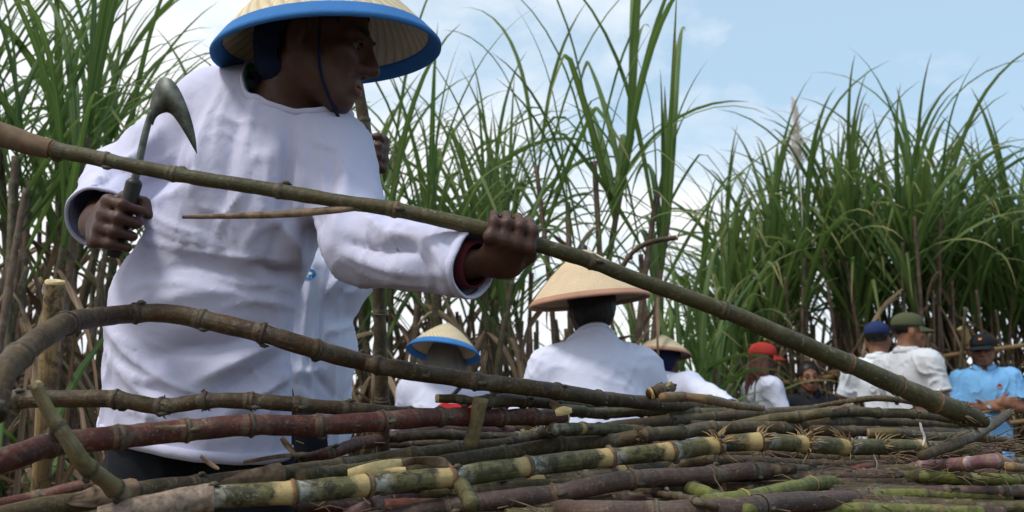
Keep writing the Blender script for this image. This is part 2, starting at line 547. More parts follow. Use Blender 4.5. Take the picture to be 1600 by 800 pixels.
# ------------------------------------------------------------------ implicit surfaces
class Field:
    """smooth union of rounded shapes on a grid, meshed with surface nets"""
    def __init__(s, lo, hi, h):
        s.h = h
        s.lo = np.asarray(lo, dtype=np.float64)
        n = np.ceil((np.asarray(hi) - s.lo) / h).astype(int) + 1
        s.ax = [s.lo[k] + h * np.arange(n[k]) for k in range(3)]
        s.D = np.full(n, 10.0, dtype=np.float32)

    def _blk(s, lo, hi, pad):
        sl = []
        for k in range(3):
            a = int(max(0, math.floor((lo[k] - pad - s.lo[k]) / s.h)))
            b = int(min(len(s.ax[k]), math.ceil((hi[k] + pad - s.lo[k]) / s.h) + 1))
            if b <= a:
                return None, None
            sl.append(slice(a, b))
        P = np.meshgrid(*[s.ax[k][sl[k]] for k in range(3)], indexing='ij')
        return tuple(sl), P

    def put(s, sl, d, k, sub=False):
        a = s.D[sl]
        d = d.astype(np.float32)
        if sub:
            d = -d
            h = np.maximum(k - np.abs(a - d), 0) / max(k, 1e-6)
            s.D[sl] = np.maximum(a, d) + h * h * k * 0.25
        else:
            h = np.maximum(k - np.abs(a - d), 0) / max(k, 1e-6)
            s.D[sl] = np.minimum(a, d) - h * h * k * 0.25

    def cone(s, a, b, ra, rb=None, k=0.01, sub=False):
        a = np.asarray(a, float); b = np.asarray(b, float)
        rb = ra if rb is None else rb
        m = max(ra, rb)
        sl, P = s._blk(np.minimum(a, b) - m, np.maximum(a, b) + m, k + 3 * s.h)
        if sl is None:
            return s
        ab = b - a
        L2 = ab @ ab + 1e-12
        t = np.clip(((P[0] - a[0]) * ab[0] + (P[1] - a[1]) * ab[1] + (P[2] - a[2]) * ab[2]) / L2, 0, 1)
        d = np.sqrt((P[0] - a[0] - t * ab[0]) ** 2 + (P[1] - a[1] - t * ab[1]) ** 2 + (P[2] - a[2] - t * ab[2]) ** 2) - (ra + t * (rb - ra))
        s.put(sl, d, k, sub)
        return s

    def ecap(s, a, b, ra, rb, side, k=0.02):
        """elliptical capsule: ra, rb = (half width along side, half depth)"""
        a = np.asarray(a, float); b = np.asarray(b, float)
        m = max(*ra, *rb)
        sl, P = s._blk(np.minimum(a, b) - m, np.maximum(a, b) + m, k + 3 * s.h)
        if sl is None:
            return s
        ab = b - a
        L = np.linalg.norm(ab)
        ax = ab / L
        sd_ = nrm(np.asarray(side) - ax * (np.asarray(side) @ ax))
        fr = np.cross(ax, sd_)
        q = [P[i] - a[i] for i in range(3)]
        tt = q[0] * ax[0] + q[1] * ax[1] + q[2] * ax[2]
        t = np.clip(tt / L, 0, 1)
        w = tt - t * L
        u = q[0] * sd_[0] + q[1] * sd_[1] + q[2] * sd_[2]
        v = q[0] * fr[0] + q[1] * fr[1] + q[2] * fr[2]
        rx = ra[0] + t * (rb[0] - ra[0])
        ry = ra[1] + t * (rb[1] - ra[1])
        mn = np.minimum(rx, ry)
        d = (np.sqrt((u / rx) ** 2 + (v / ry) ** 2 + (w / mn) ** 2) - 1) * mn
        s.put(sl, d, k)
        return s

    def ell(s, c, r, fr=None, k=0.01, sub=False):
        c = np.asarray(c, float)
        fr = np.eye(3) if fr is None else np.asarray(fr, float)
        m = max(r)
        sl, P = s._blk(c - m, c + m, k + 3 * s.h)
        if sl is None:
            return s
        q = [P[i] - c[i] for i in range(3)]
        e = [(q[0] * fr[j][0] + q[1] * fr[j][1] + q[2] * fr[j][2]) for j in range(3)]
        k0 = np.sqrt(sum((e[j] / r[j]) ** 2 for j in range(3)))
        k1 = np.sqrt(sum((e[j] / r[j] ** 2) ** 2 for j in range(3))) + 1e-9
        s.put(sl, k0 * (k0 - 1) / k1, k, sub)
        return s

    def nets(s):
        D = s.D
        S = (D < 0).astype(np.int8)
        c = np.zeros(tuple(n - 1 for n in D.shape), dtype=np.int8)
        for o in np.ndindex(2, 2, 2):
            c += S[o[0]:S.shape[0] - 1 + o[0], o[1]:S.shape[1] - 1 + o[1], o[2]:S.shape[2] - 1 + o[2]]
        act = (c > 0) & (c < 8)
        I = np.argwhere(act)
        idx = np.full(act.shape, -1, dtype=np.int64)
        idx[act] = np.arange(len(I))
        pos = np.zeros((len(I), 3)); cnt = np.zeros(len(I))
        for a in np.ndindex(2, 2, 2):
            for k in range(3):
                if a[k]:
                    continue
                b = list(a); b[k] = 1
                va = D[I[:, 0] + a[0], I[:, 1] + a[1], I[:, 2] + a[2]]
                vb = D[I[:, 0] + b[0], I[:, 1] + b[1], I[:, 2] + b[2]]
                x = (va < 0) != (vb < 0)
                va = np.clip(va, -1, 1); vb = np.clip(vb, -1, 1)
                t = np.where(x, va / np.where(x, va - vb, 1), 0)
                p = np.tile(np.array(a, float), (len(I), 1)); p[:, k] += t
                pos += np.where(x[:, None], p, 0); cnt += x
        V = s.lo + s.h * (I + pos / cnt[:, None])
        Fs = []
        for k in range(3):
            u, v = [(1, 2), (2, 0), (0, 1)][k]
            n = list(D.shape); n[k] -= 1
            s0 = [slice(0, None)] * 3; s1 = [slice(0, None)] * 3
            s0[k] = slice(0, -1); s1[k] = slice(1, None)
            A, B = S[tuple(s0)], S[tuple(s1)]
            E = np.argwhere(A != B)
            E = E[(E[:, u] > 0) & (E[:, v] > 0) & (E[:, u] < act.shape[u]) & (E[:, v] < act.shape[v])]
            q = []
            for du, dv in ((1, 1), (0, 1), (0, 0), (1, 0)):
                c2 = E.copy(); c2[:, u] -= du; c2[:, v] -= dv
                q.append(idx[c2[:, 0], c2[:, 1], c2[:, 2]])
            q = np.stack(q, 1)
            inside = S[E[:, 0], E[:, 1], E[:, 2]] > 0
            q[~inside] = q[~inside][:, ::-1]
            Fs.append(q)
        return V, np.vstack(Fs)


def vnormals(V, F):
    n = np.cross(V[F[:, 2]] - V[F[:, 0]], V[F[:, 3]] - V[F[:, 1]])
    N = np.zeros_like(V)
    for k in range(4):
        np.add.at(N, F[:, k], n)
    return N / (np.linalg.norm(N, axis=1)[:, None] + 1e-12)


def relax(V, F, it=2, lam=0.5):
    for _ in range(it):
        A = np.zeros_like(V); c = np.zeros(len(V))
        for k in range(4):
            for d in (1, 3):
                np.add.at(A, F[:, k], V[F[:, (k + d) % 4]]); np.add.at(c, F[:, k], 1)
        V = V + lam * (A / np.maximum(c, 1)[:, None] - V)
    return V


def cut_mesh(V, F, cuts, name):
    """cuts: (point, normal, centre, radius): removes what lies beyond the plane near centre; returns mesh, boundary loops"""
    me = mesh_np(name, V, F)
    bm = bmesh.new(); bm.from_mesh(me)
    loops = []
    for (p, nn, c, r) in cuts:
        p = Vector(p); nn = Vector(nn).normalized(); c = Vector(c)
        fs = [f for f in bm.faces if (f.calc_center_median() - c).length < r]
        g = list({v for f in fs for v in f.verts}) + list({e for f in fs for e in f.edges}) + fs
        bmesh.ops.bisect_plane(bm, geom=g, plane_co=p, plane_no=nn, dist=1e-6, clear_outer=False)
        dead = [f for f in bm.faces if (f.calc_center_median() - c).length < r + 0.02 and (f.calc_center_median() - p).dot(nn) > 1e-6 and (f.calc_center_median() - c).length < r]
        bmesh.ops.delete(bm, geom=dead, context='FACES')
    # keep the biggest connected piece
    seen, best = set(), []
    for v0 in bm.verts:
        if v0 in seen:
            continue
        st, comp = [v0], []
        seen.add(v0)
        while st:
            v = st.pop(); comp.append(v)
            for e in v.link_edges:
                o = e.other_vert(v)
                if o not in seen:
                    seen.add(o); st.append(o)
        if len(comp) > len(best):
            best = comp
    keep = set(best)
    bmesh.ops.delete(bm, geom=[v for v in bm.verts if v not in keep], context='VERTS')
    be = [e for e in bm.edges if e.is_boundary]
    left = set(be)
    while left:
        e = left.pop()
        ch = [e.verts[0], e.verts[1]]
        while True:
            nx = None
            for e2 in ch[-1].link_edges:
                if e2 in left:
                    nx = e2; break
            if nx is None:
                break
            left.discard(nx)
            ch.append(nx.other_vert(ch[-1]))
            if ch[-1] is ch[0]:
                break
        if len(ch) > 8:
            loops.append(np.array([list(v.co) for v in ch[:-1]]))
    bm.to_mesh(me); bm.free()
    me.polygons.foreach_set('use_smooth', np.ones(len(me.polygons), dtype=bool))
    me.update()
    return me, loops


def smooth_loop(P, it=6):
    for _ in range(it):
        P = 0.5 * P + 0.25 * (np.roll(P, 1, 0) + np.roll(P, -1, 0))
    return P


def band(loop, width, thick, direction, name, mat, parent, off=0.0):
    """a flat ribbed band following a closed loop of points"""
    P = smooth_loop(loop, 8)
    P, _ = resample(np.vstack([P, P[:1]]), 0.006)
    P = P[:-1]
    n = len(P)
    c = P.mean(0)
    d = nrm(direction)
    V = []
    for p in P:
        r = p - c
        r = nrm(r - d * (r @ d))
        b = p + r * off
        V += [b + r * thick * 0.5 - d * width * 0.55, b + r * thick * 0.75, b + r * thick * 0.45 + d * width * 0.45, b - r * thick * 0.5 + d * width * 0.4, b - r * thick * 0.6 - d * width * 0.5]
    F = []
    for i in range(n):
        for k in range(5):
            F.append([i * 5 + k, ((i + 1) % n) * 5 + k, ((i + 1) % n) * 5 + (k + 1) % 5, i * 5 + (k + 1) % 5])
    return link(name, mesh_np(name, np.array(V), np.array(F)), mat, parent)


# ------------------------------------------------------------------ sugarcane plants
def leaf_geo(L=1.3, w=0.036, th0=0.12, bend=1.2, p=2.0, seg=12, kink=None, twist=0.0, fold=0.28, wob=0.0, seed=0):
    """ribbon leaving the origin upward (+Z) and arching towards +X"""
    r = random.Random(seed)
    pts, nor = [], []
    x = z = y = 0.0
    V, UV = [], []
    ds = L / seg
    for i in range(seg + 1):
        v = i / seg
        th = th0 + bend * v ** p
        if kink and v > kink[0]:
            th += kink[1] * min(1, (v - kink[0]) / 0.06)
        ww = w * 0.5 * (0.55 + 0.45 * min(1, v / 0.22)) * (1 - max(0, (v - 0.35) / 0.65) ** 1.6) + 0.0008
        tw = twist * v + wob * math.sin(v * 9 + seed)
        sx, sy = -math.sin(tw) * math.cos(th), math.cos(tw)
        side = Vector((sx, sy, math.sin(tw) * math.sin(th)))
        tan = Vector((math.sin(th), 0, math.cos(th)))
        nn = side.cross(tan)
        c = Vector((x, y, z))
        dn = nn * (fold * ww)
        for k, u in ((-1, 0.0), (0, 0.5), (1, 1.0)):
            V.append(c + side * (ww * k) - dn * (1 if k == 0 else -0.4))
            UV.append((u, v))
        x += tan.x * ds; z += tan.z * ds
        y += wob * 0.08 * math.sin(v * 5 + seed * 2) * ds
    F = []
    for i in range(seg):
        for k in (0, 1):
            F.append([i * 3 + k, i * 3 + k + 1, i * 3 + k + 4, i * 3 + k + 3])
    return np.array([list(v) for v in V]), np.array(F), np.array(UV)


def leaf_mesh(name, mat, **kw):
    me = mesh_np(name, *leaf_geo(**kw))
    me.materials.append(mat)
    return me


LEAF_UP, LEAF_ARCH, LEAF_KINK, LEAF_DRY = [], [], [], []
for i in range(6):
    LEAF_UP.append(leaf_mesh('leaf', M['leaf' if i % 2 else 'leaf_dark'], L=1.05 + 0.13 * i, w=0.038 + 0.004 * (i % 3), th0=0.06, bend=0.45 + 0.20 * i, p=2.2, twist=0.5 * (-1) ** i, seed=i))
for i in range(7):
    LEAF_ARCH.append(leaf_mesh('leaf', M['leaf' if i % 3 else 'leaf_dark'], L=1.15 + 0.09 * i, w=0.042 + 0.004 * (i % 3), th0=0.12, bend=1.1 + 0.22 * i, p=1.9, twist=0.7 * (-1) ** i, wob=0.12, seed=20 + i))
for i in range(4):
    LEAF_KINK.append(leaf_mesh('leaf', M['leaf'], L=1.2 + 0.1 * i, w=0.040, th0=0.15, bend=0.5, p=1.5, kink=(0.55 + 0.09 * i, 1.7 - 0.15 * i), twist=0.4, seed=40 + i, seg=18))
for i in range(7):
    LEAF_DRY.append(leaf_mesh('dry_leaf', M['leaf_dry'], L=0.38 + 0.085 * i, w=0.020 + 0.004 * (i % 3), th0=1.5 + 0.12 * i, bend=1.35 - 0.10 * i, p=0.45 + 0.08 * i, twist=2.6 * (-1) ** i, wob=0.5, fold=0.7, seed=60 + i, seg=14))


def stalk_curve(kind, z):
    """offset of prototype stalk at height fraction z"""
    a, b, c = [(0.16, 2.0, 0.02), (-0.22, 1.6, 0.03), (0.05, 1.3, -0.05), (0.34, 1.8, 0.04), (-0.08, 2.4, 0.06)][kind]
    return np.array([a * z ** b, c * math.sin(z * 3.0), 0.0])


def node_attrs(me, s, nd, seg, nv):
    """distance since the last joint and to the next one, for the cane materials"""
    nd = np.asarray(nd, float)
    big = 0.3
    na = np.full(len(s), big); nb = np.full(len(s), big)
    for v in nd:
        na = np.where(s >= v, np.minimum(na, s - v), na)
        nb = np.where(s < v, np.minimum(nb, v - s), nb)
    for nm, a in (('past_node', na), ('to_node', nb)):
        at = me.attributes.new(nm, 'FLOAT', 'POINT')
        at.data.foreach_set('value', np.r_[np.repeat(a, seg), np.full(nv - len(s) * seg, big)].astype(np.float32))


STALK_R = 0.0185
STALKS = []
for kind in range(5):
    zz = np.linspace(0, 1, 80)
    P = np.array([stalk_curve(kind, z) + np.array([0, 0, z * 2.0]) for z in zz])
    nodes = np.arange(0.06, 2.0, 0.115) + 0.01 * np.sin(np.arange(17) * 3.1)[:len(np.arange(0.06, 2.0, 0.115))]
    sv = zz * 2.0
    dist = np.min(np.abs(sv[:, None] - nodes[None]), axis=1)
    rad = STALK_R * (1 - 0.25 * zz) * (1 + 0.14 * np.exp(-(dist / 0.012) ** 2))
    V, F, UVc = tube(P, rad, 8)
    me = mesh_np('stalk', V, F, UVc)
    node_attrs(me, sv, nodes, 8, len(V))
    me.materials.append(M['c_stalk' if kind % 2 == 0 else 'c_stalk2'])
    STALKS.append(me)


def cane_plant(x, y, top, label, group, dens=1.0, seed=0, sparse=False, lean=None, dry=6, droop=0.35, leaf_s=1.0, plume=False, low=False, lw=.84):
    r = random.Random(seed)
    root = empty('sugarcane_plant', (x, y, -0.05), label, 'sugarcane plant', group)
    kind = r.randrange(5)
    Ls = 1.25 * leaf_s
    H = max(0.8, top - Ls * 0.82)
    st = link('stalk', STALKS[kind], None, root)
    sx = r.uniform(0.85, 1.2)
    st.scale = (sx, sx, H / 2.0)
    phi = r.uniform(0, 6.28)
    extra = [] if sparse else [(r.uniform(0, 6.28), r.uniform(.08, .3), r.uniform(-.14, .14), r.uniform(.55, 1.0), r.randrange(5)) for _ in range(3)]
    tilt = r.uniform(0.0, 0.09) if lean is None else lean[0]
    tdir = r.uniform(0, 6.28) if lean is None else lean[1]
    base = Matrix.Rotation(tilt, 4, Vector((-math.sin(tdir), math.cos(tdir), 0))) @ Matrix.Rotation(phi, 4, 'Z')
    st.matrix_basis = base @ Matrix.Diagonal((sx, sx, H / 2.0, 1))
    for a_, o_, ti_, h_, k_ in extra:
        e = link('stalk', STALKS[k_], None, root)
        e.matrix_basis = Matrix.Translation((math.cos(a_) * o_, math.sin(a_) * o_, 0)) @ Matrix.Rotation(ti_, 4, 'X') @ Matrix.Rotation(a_, 4, 'Z') @ Matrix.Diagonal((.9, .9, H * h_ / 2.0, 1))
    n = int((8 if sparse else 12) * dens)
    ang = r.uniform(0, 6.28)
    for i in range(n):
        f = i / max(1, n - 1)                     # 0 top .. 1 lowest green leaf
        zf = 1.0 - f * (0.22 if not low else 0.7) * r.uniform(0.8, 1.1)
        p = stalk_curve(kind, zf) * sx + np.array([0, 0, zf * H])
        if f < 0.4:
            me = r.choice(LEAF_UP)
        elif r.random() < droop:
            me = r.choice(LEAF_KINK)
        else:
            me = r.choice(LEAF_ARCH)
        az = ang + (math.pi if i % 2 else 0) + r.uniform(-0.6, 0.6)
        ti = 0.03 + 0.42 * f + r.uniform(-0.05, 0.14)
        s = leaf_s * r.uniform(0.72, 1.12) * (0.85 + 0.15 * (1 - abs(f - 0.4)))
        lf = link('leaf', me, None, root)
        lf.matrix_basis = base @ Matrix.Translation(Vector(p)) @ Matrix.Rotation(az, 4, 'Z') @ Matrix.Rotation(ti, 4, 'Y') @ Matrix.Diagonal((s * r.uniform(0.9, 1.1), s * lw * r.uniform(0.75, 1.35), s, 1))
    for i in range(dry):
        zf = r.uniform(0.22, 0.86)
        p = stalk_curve(kind, zf) * sx + np.array([0, 0, zf * H])
        s = r.uniform(0.7, 1.25)
        lf = link('dry_leaf', r.choice(LEAF_DRY), None, root)
        lf.matrix_basis = base @ Matrix.Translation(Vector(p)) @ Matrix.Rotation(r.uniform(0, 6.28), 4, 'Z') @ Matrix.Rotation(r.uniform(-0.2, 0.5), 4, 'Y') @ Matrix.Diagonal((s, s * r.uniform(0.8, 1.5), s, 1))
    if plume:
        G = Geo()
        P0 = np.array([stalk_curve(kind, 1.0) * sx + np.array([0, 0, H])])[0]
        top_ = P0 + np.array([0.10, 0, Ls * 1.05])
        ax = np.linspace(0, 1, 14)[:, None] * (top_ - P0) + P0
        G.add(*tube(ax, np.linspace(0.006, 0.002, 14), 5))
        for k in range(260):
            u = r.random()
            b = P0 + (top_ - P0) * (0.52 + 0.48 * u)
            ln = 0.17 * (1 - u * 0.75) * r.uniform(0.5, 1)
            a = r.uniform(0, 6.28)
            d = np.array([math.cos(a) * 0.55, math.sin(a) * 0.55, 0.8]) * ln
            G.add(*tube(np.array([b, b + d * 0.6, b + d + np.array([0.02, 0, -0.01])]), [0.003, 0.005, 0.002], 3, caps=False))
        pl = link('flower_plume', G.mesh('flower_plume'), M['plume'], root)
        pl.matrix_basis = base
    return root


def px_x(px, t):
    return (px - 800) / FPX * t


def z_at(px, py, y):
    """height seen at row py for a thing standing at world distance y"""
    d = CF + (400 - py) / FPX * CU
    return CAMZ + d[2] / d[1] * y


def clump(n, px0, px1, y0, y1, topfn, labels, seed, cluster=0, **kw):
    r = random.Random(seed)
    for i in range(n):
        f = (i + r.uniform(0.15, 0.85)) / n
        px = px0 + (px1 - px0) * f
        if cluster:
            px = round(px / cluster) * cluster + r.gauss(0, cluster * .2)
        y = r.uniform(y0, y1)
        top = z_at(px, topfn(px) + r.uniform(-18, 60), y)
        lb = next(b for a, b in labels if px <= a)
        cane_plant(px_x(px, y * 1.03), y, top, lb, lb.replace(' plant', 's', 1) if ' plant' in lb else lb, seed=seed * 100 + i, **kw)


lin = lambda *p: (lambda x: float(np.interp(x, [a for a, _ in p], [b for _, b in p])))
STAND = 'sugarcane standing behind '
# left bank, close to the camera
clump(10, -110, 120, 3.8, 4.5, lin((-110, -160), (60, -130), (120, -40)), [(40, 'tall sugarcane plant at the near edge, before the bamboo stake'), (400, 'tall near sugarcane plant right behind the bamboo stake')], 1, dry=14, leaf_s=1.0, droop=.5, lw=.62)
clump(14, -60, 245, 4.6, 5.8, lin((-60, -60), (110, -20), (170, 10), (250, 130)), [(60, 'sugarcane plant one row back from the near edge stand'), (150, 'sugarcane plant in the second row, behind the stake'), (400, 'sugarcane plant between the stake and the raised sickle')], 2, dry=14, leaf_s=1.0, lw=.6)
# behind the worker
clump(12, 235, 560, 5.0, 6.2, lin((235, 190), (300, 130), (350, 60), (390, 70), (560, 140)), [(330, 'sparse sugarcane plant beside the sickle blade'), (600, 'sparse sugarcane plant hidden behind the blue-rimmed hat')], 3, dry=10, sparse=True)
# centre clump
clump(15, 560, 830, 5.0, 5.7, lin((560, 170), (640, 110), (700, 90), (760, 110), (830, 150)), [(640, 'slender sugarcane plant just beyond the raised fist'), (720, 'slender sugarcane plant above the stooping worker'), (790, 'slender sugarcane plant over the hand on the long cane'), (900, 'slender sugarcane plant between that hand and the peach hat')], 4, dry=12, sparse=True, leaf_s=0.95, lw=.76)
clump(14, 570, 850, 5.8, 6.8, lin((560, 200), (640, 150), (700, 140), (760, 150), (830, 190)), [(680, 'farther sugarcane plant beyond the slender front row, by the fist'), (900, 'farther sugarcane plant beyond the slender front row, by the peach hat')], 14, dry=12, leaf_s=0.9, lw=.62)
# right clumps
clump(15, 985, 1130, 6.2, 7.4, lin((985, 385), (1040, 375), (1100, 385), (1130, 350)), [(1050, 'low leafy sugarcane plant beside the bowed dry stalk'), (1300, 'low leafy sugarcane plant above the orange-rimmed hat')], 5, dry=8, low=True, leaf_s=0.9)
TH = [(1150, 'sugarcane plant at the low shoulder of the big thicket'), (1190, 'thicket sugarcane plant above the red cap'), (1235, 'thicket sugarcane plant above the gap beyond the red visor'), (1290, 'thicket sugarcane plant above the dark-haired man'), (1345, 'thicket sugarcane plant above the gap before the navy cap'),
      (1395, 'thicket sugarcane plant above the navy cap'), (1440, 'thicket sugarcane plant above the olive cap'), (1490, 'thicket sugarcane plant between the olive and black caps'), (1560, 'thicket sugarcane plant above the black cap'), (1900, 'thicket sugarcane plant past the elbow of the blue polo')]
TB = [(a, b.replace('thicket sugarcane plant', 'back-row sugarcane plant').replace('sugarcane plant at the low shoulder', 'back-row sugarcane at the low shoulder')) for a, b in TH]
clump(44, 1115, 1690, 7.4, 8.3, lin((1115, 365), (1150, 290), (1200, 215), (1290, 185), (1350, 180), (1425, 140), (1450, 190), (1500, 240), (1560, 210), (1690, 190)), TH, 6, cluster=47, dry=18, leaf_s=1.12, dens=1.35)
clump(36, 1115, 1690, 8.4, 9.6, lin((1115, 370), (1150, 300), (1200, 245), (1290, 215), (1350, 210), (1425, 180), (1450, 200), (1500, 250), (1560, 230), (1690, 200)), TB, 7, cluster=39, dry=12, leaf_s=1.12, dens=1.1)
# the few tall ones against the sky
TALL = [(868, 5.1, -60, 0.05, 2.6, 'tall sugarcane plant against blue sky, leaning towards the outstretched arm'),
        (905, 5.0, -120, 0.02, 0, 'tallest sugarcane plant, rising straight above the peach cone hat'),
        (932, 5.0, -70, 0.03, 1.0, 'tall slim sugarcane plant with dark stalk just behind the peach cone hat'),
        (958, 5.1, -20, 0.05, 0.3, 'tall sugarcane plant whose broken leaf tips hang towards the open sky'),
        (985, 5.2, 40, 0.07, 0.2, 'tall sugarcane plant at the edge of the open blue sky')]
for i, (px, y, py, tl, td, lb) in enumerate(TALL):
    cane_plant(px_x(px, y * 1.03), y, z_at(px, py, y), lb, 'tall sugarcane plants above the peach hat', seed=900 + i, sparse=True, lean=(tl, td), dry=7, droop=0.6, leaf_s=1.1, dens=1.15)
cane_plant(px_x(1238, 7.7), 7.45, z_at(1238, 195, 7.45), 'sugarcane plant bearing the only feathery pale flower plume', None, seed=990, plume=True, lean=(0.02, 0))

# withered stalks between the arm and the hat
for i, (px, y, py, lb) in enumerate([(872, 5.2, 235, 'withered sugarcane with bleached drooping leaves near the peach hat'), (830, 5.2, 330, 'withered sugarcane stalk beside the outstretched hand'), (1000, 5.5, 310, 'withered sugarcane with a bowed dry top beside the peach hat'), (610, 5.2, 150, 'dry-leaved sugarcane beside the raised fist')]):
    cane_plant(px_x(px, y * 1.03), y, z_at(px, py, y) + 0.75, lb, None, seed=1200 + i, dens=0.1, dry=16)


def undergrowth():
    G = Geo()
    r = random.Random(5)
    Gd = Geo()
    for i in range(1700):
        px = r.uniform(-150, 1750)
        y = r.uniform(7.6, 10.0) if px > 1090 else r.uniform(6.2, 8.4) if px > 960 else (r.uniform(5.0, 7.0) if px > 240 else r.uniform(2.8, 5.5))
        x = px_x(px, y * 1.02)
        base = np.array([x, y, r.uniform(-0.05, 0.62)])
        ln = r.uniform(0.35, 0.95)
        V, F, UV = leaf_geo(L=ln, w=r.uniform(0.016, 0.034), th0=r.uniform(0, 0.6), bend=r.uniform(0.6, 2.6), p=r.uniform(0.7, 1.8), twist=r.uniform(-2, 2), seg=5, seed=i)
        a = r.uniform(0, 6.28)
        c, s_ = math.cos(a), math.sin(a)
        V = V @ np.array([[c, s_, 0], [-s_, c, 0], [0, 0, 1]]) + base
        (G if r.random() < 0.42 else Gd).add(V, F, UV)
    tag(link('undergrowth', G.mesh('undergrowth'), M['leaf_dark']), 'green blades and shoots at the foot of the sugarcane', 'undergrowth', kind='stuff')
    tag(link('dry_leaf_litter', Gd.mesh('dry_leaf_litter'), M['leaf_dry']), 'tangle of dry brown leaves between the standing stalks', 'leaf litter', kind='stuff')


undergrowth()


# ------------------------------------------------------------------ cut canes
def cane(pts, mat, label, name='sugarcane', ring='ring_grey', nodes=None, cut=(False, False), seg=14, cat='sugarcane', group='cut canes in the heap',
         kink=0.35, spacing=0.125, seed=0, ringw=0.012, rmul=0.93, node_swell=0.10, cutmat='pith', rough_roots=None):
    """pts: (px, py, thickness px, depth t)"""
    r = random.Random(seed * 7 + 3)
    C = catmull(np.array([[p[0], p[1], p[2], p[3]] for p in pts], float), 10)
    W3 = np.array([U(c[0], c[1], c[3]) for c in C])
    rad = C[:, 2] * 0.5 * C[:, 3] / FPX * rmul
    path, s = resample(np.c_[W3, rad, C[:, 0]], 0.007)
    P, rad, pxs = path[:, :3], path[:, 3], path[:, 4]
    L = s[-1]
    if nodes:
        o = np.argsort(pxs)
        nd = np.interp(nodes, pxs[o], s[o])
        nd = np.array(sorted(v for v in nd if 0.012 < v < L - 0.005))
    else:
        nd, v = [], r.uniform(0.03, spacing)
        while v < L - 0.02:
            nd.append(v); v += spacing * r.uniform(0.78, 1.25)
        nd = np.array(nd)
    # slight zig-zag at the nodes, bulge between them
    if len(nd):
        T, N, B = frames(P)
        offs = np.zeros(len(nd) + 2); offn = np.array([r.uniform(-1, 1) for _ in range(len(nd) + 2)]) * kink * rad.mean() * 0.55
        offb = np.array([r.uniform(-1, 1) for _ in range(len(nd) + 2)]) * kink * rad.mean() * 0.55
        kn = np.r_[-0.1, nd, L + 0.1]
        P = P + N * np.interp(s, kn, offn)[:, None] + B * np.interp(s, kn, offb)[:, None]
        j = np.argmin(np.abs(s[:, None] - nd[None]), axis=1)
        dist = s - nd[j]
        rad = rad * (1 + node_swell * np.exp(-(dist / 0.0075) ** 2) - 0.055 * np.exp(-((dist - 0.020) / 0.010) ** 2) - 0.02)
    else:
        dist = np.full(len(s), 0.06)
    c0 = P[0].copy()
    root_loc = P[len(P) // 2].copy()
    n = len(P)
    V, F, UVc = tube(P - root_loc, rad, seg)
    # growth irregularities
    bump = vnoise(V * 55 + root_loc * 3, seed) * 0.0006 + vnoise(V * 18 + root_loc, seed + 3) * 0.0009
    ctr = np.vstack([np.repeat(P - root_loc, seg, axis=0), V[n * seg:]])
    dv = V - ctr
    V = V + dv / (np.linalg.norm(dv, axis=1)[:, None] + 1e-9) * bump[:, None]
    me = mesh_np(name, V, F, UVc)
    node_attrs(me, s, nd, seg, len(V))
    o = tag(link(name, me, M[mat], None, root_loc), label, cat, group)
    # node rings: thin proud bands, each its own part
    for v in nd:
        k0 = int(np.argmin(np.abs(s - v)))
        T, N, B = frames(P[max(0, k0 - 2):k0 + 3])
        t_ = T[min(2, len(T) - 1)]
        c = P[k0]
        rr = rad[k0]
        wv = min(ringw, .0065) * r.uniform(0.75, 1.25)
        tt = np.linspace(-0.5, 0.5, 6)
        pr = np.array([0.0, 0.03, 0.055, 0.06, 0.03, 0.0]) + r.uniform(0.0, 0.02)
        Vr, Fr, _ = tube(c[None] + t_[None] * (tt * wv)[:, None] - root_loc, rr * (1.0 + pr) + 0.0002, seg, caps=False)
        Vr = Vr + t_[None] * (0.0018 * vnoise(Vr * 90, seed))[:, None]
        rg = ring if isinstance(ring, str) else r.choice(ring)
        link('node_ring', mesh_np('node_ring', Vr, Fr), M[rg], o)
        # bud
        if r.random() < 0.75:
            a = r.uniform(0, 6.28)
            N0, B0 = N[min(2, len(N) - 1)], B[min(2, len(B) - 1)]
            dr = math.cos(a) * N0 + math.sin(a) * B0
            bp = c + dr * rr * 1.02 + t_ * 0.007 - root_loc
            Vb, Fb, _ = tube(np.array([bp - t_ * 0.008, bp - t_ * 0.003 + dr * 0.0015, bp + t_ * 0.003 + dr * 0.002, bp + t_ * 0.010]), [0.001, 0.0038, 0.0035, 0.0006], 7)
            link('bud', mesh_np('bud', Vb, Fb), M['ring_dark'] if r.random() < 0.5 else M['ring_grey'], o)
    for end, flag in ((0, cut[0]), (n - 1, cut[1])):
        if not flag:
            continue
        t_ = nrm(P[end] - P[end + (1 if end == 0 else -1)])
        T, N, B = frames(P[:3] if end == 0 else P[-3:])
        c = P[end] - root_loc
        a = np.linspace(0, 2 * math.pi, seg, endpoint=False)
        sl = 0.35
        Vc, Fc = [], []
        for q, (rr_, h) in enumerate(((1.012, -0.004), (1.0, 0.0015), (0.86, 0.0028), (0.45, 0.0012))):
            for ak in a:
                Vc.append(c + (math.cos(ak) * N[1] + math.sin(ak) * B[1]) * rad[end] * rr_ + t_ * (h + 0.001 * r.uniform(-1, 1)))
        ctr_ = len(Vc); Vc.append(c + t_ * 0.0005)
        for q in range(3):
            for k in range(seg):
                Fc.append([q * seg + k, q * seg + (k + 1) % seg, (q + 1) * seg + (k + 1) % seg, (q + 1) * seg + k])
        for k in range(0, seg, 2):
            Fc.append([3 * seg + k, 3 * seg + (k + 1) % seg, 3 * seg + (k + 2) % seg, ctr_])
        link('cut_end', mesh_np('cut_end', np.array(Vc), np.array(Fc)), M[cutmat], o)
    o_info = dict(P=P, s=s, rad=rad, nd=nd, loc=root_loc, pxs=pxs)
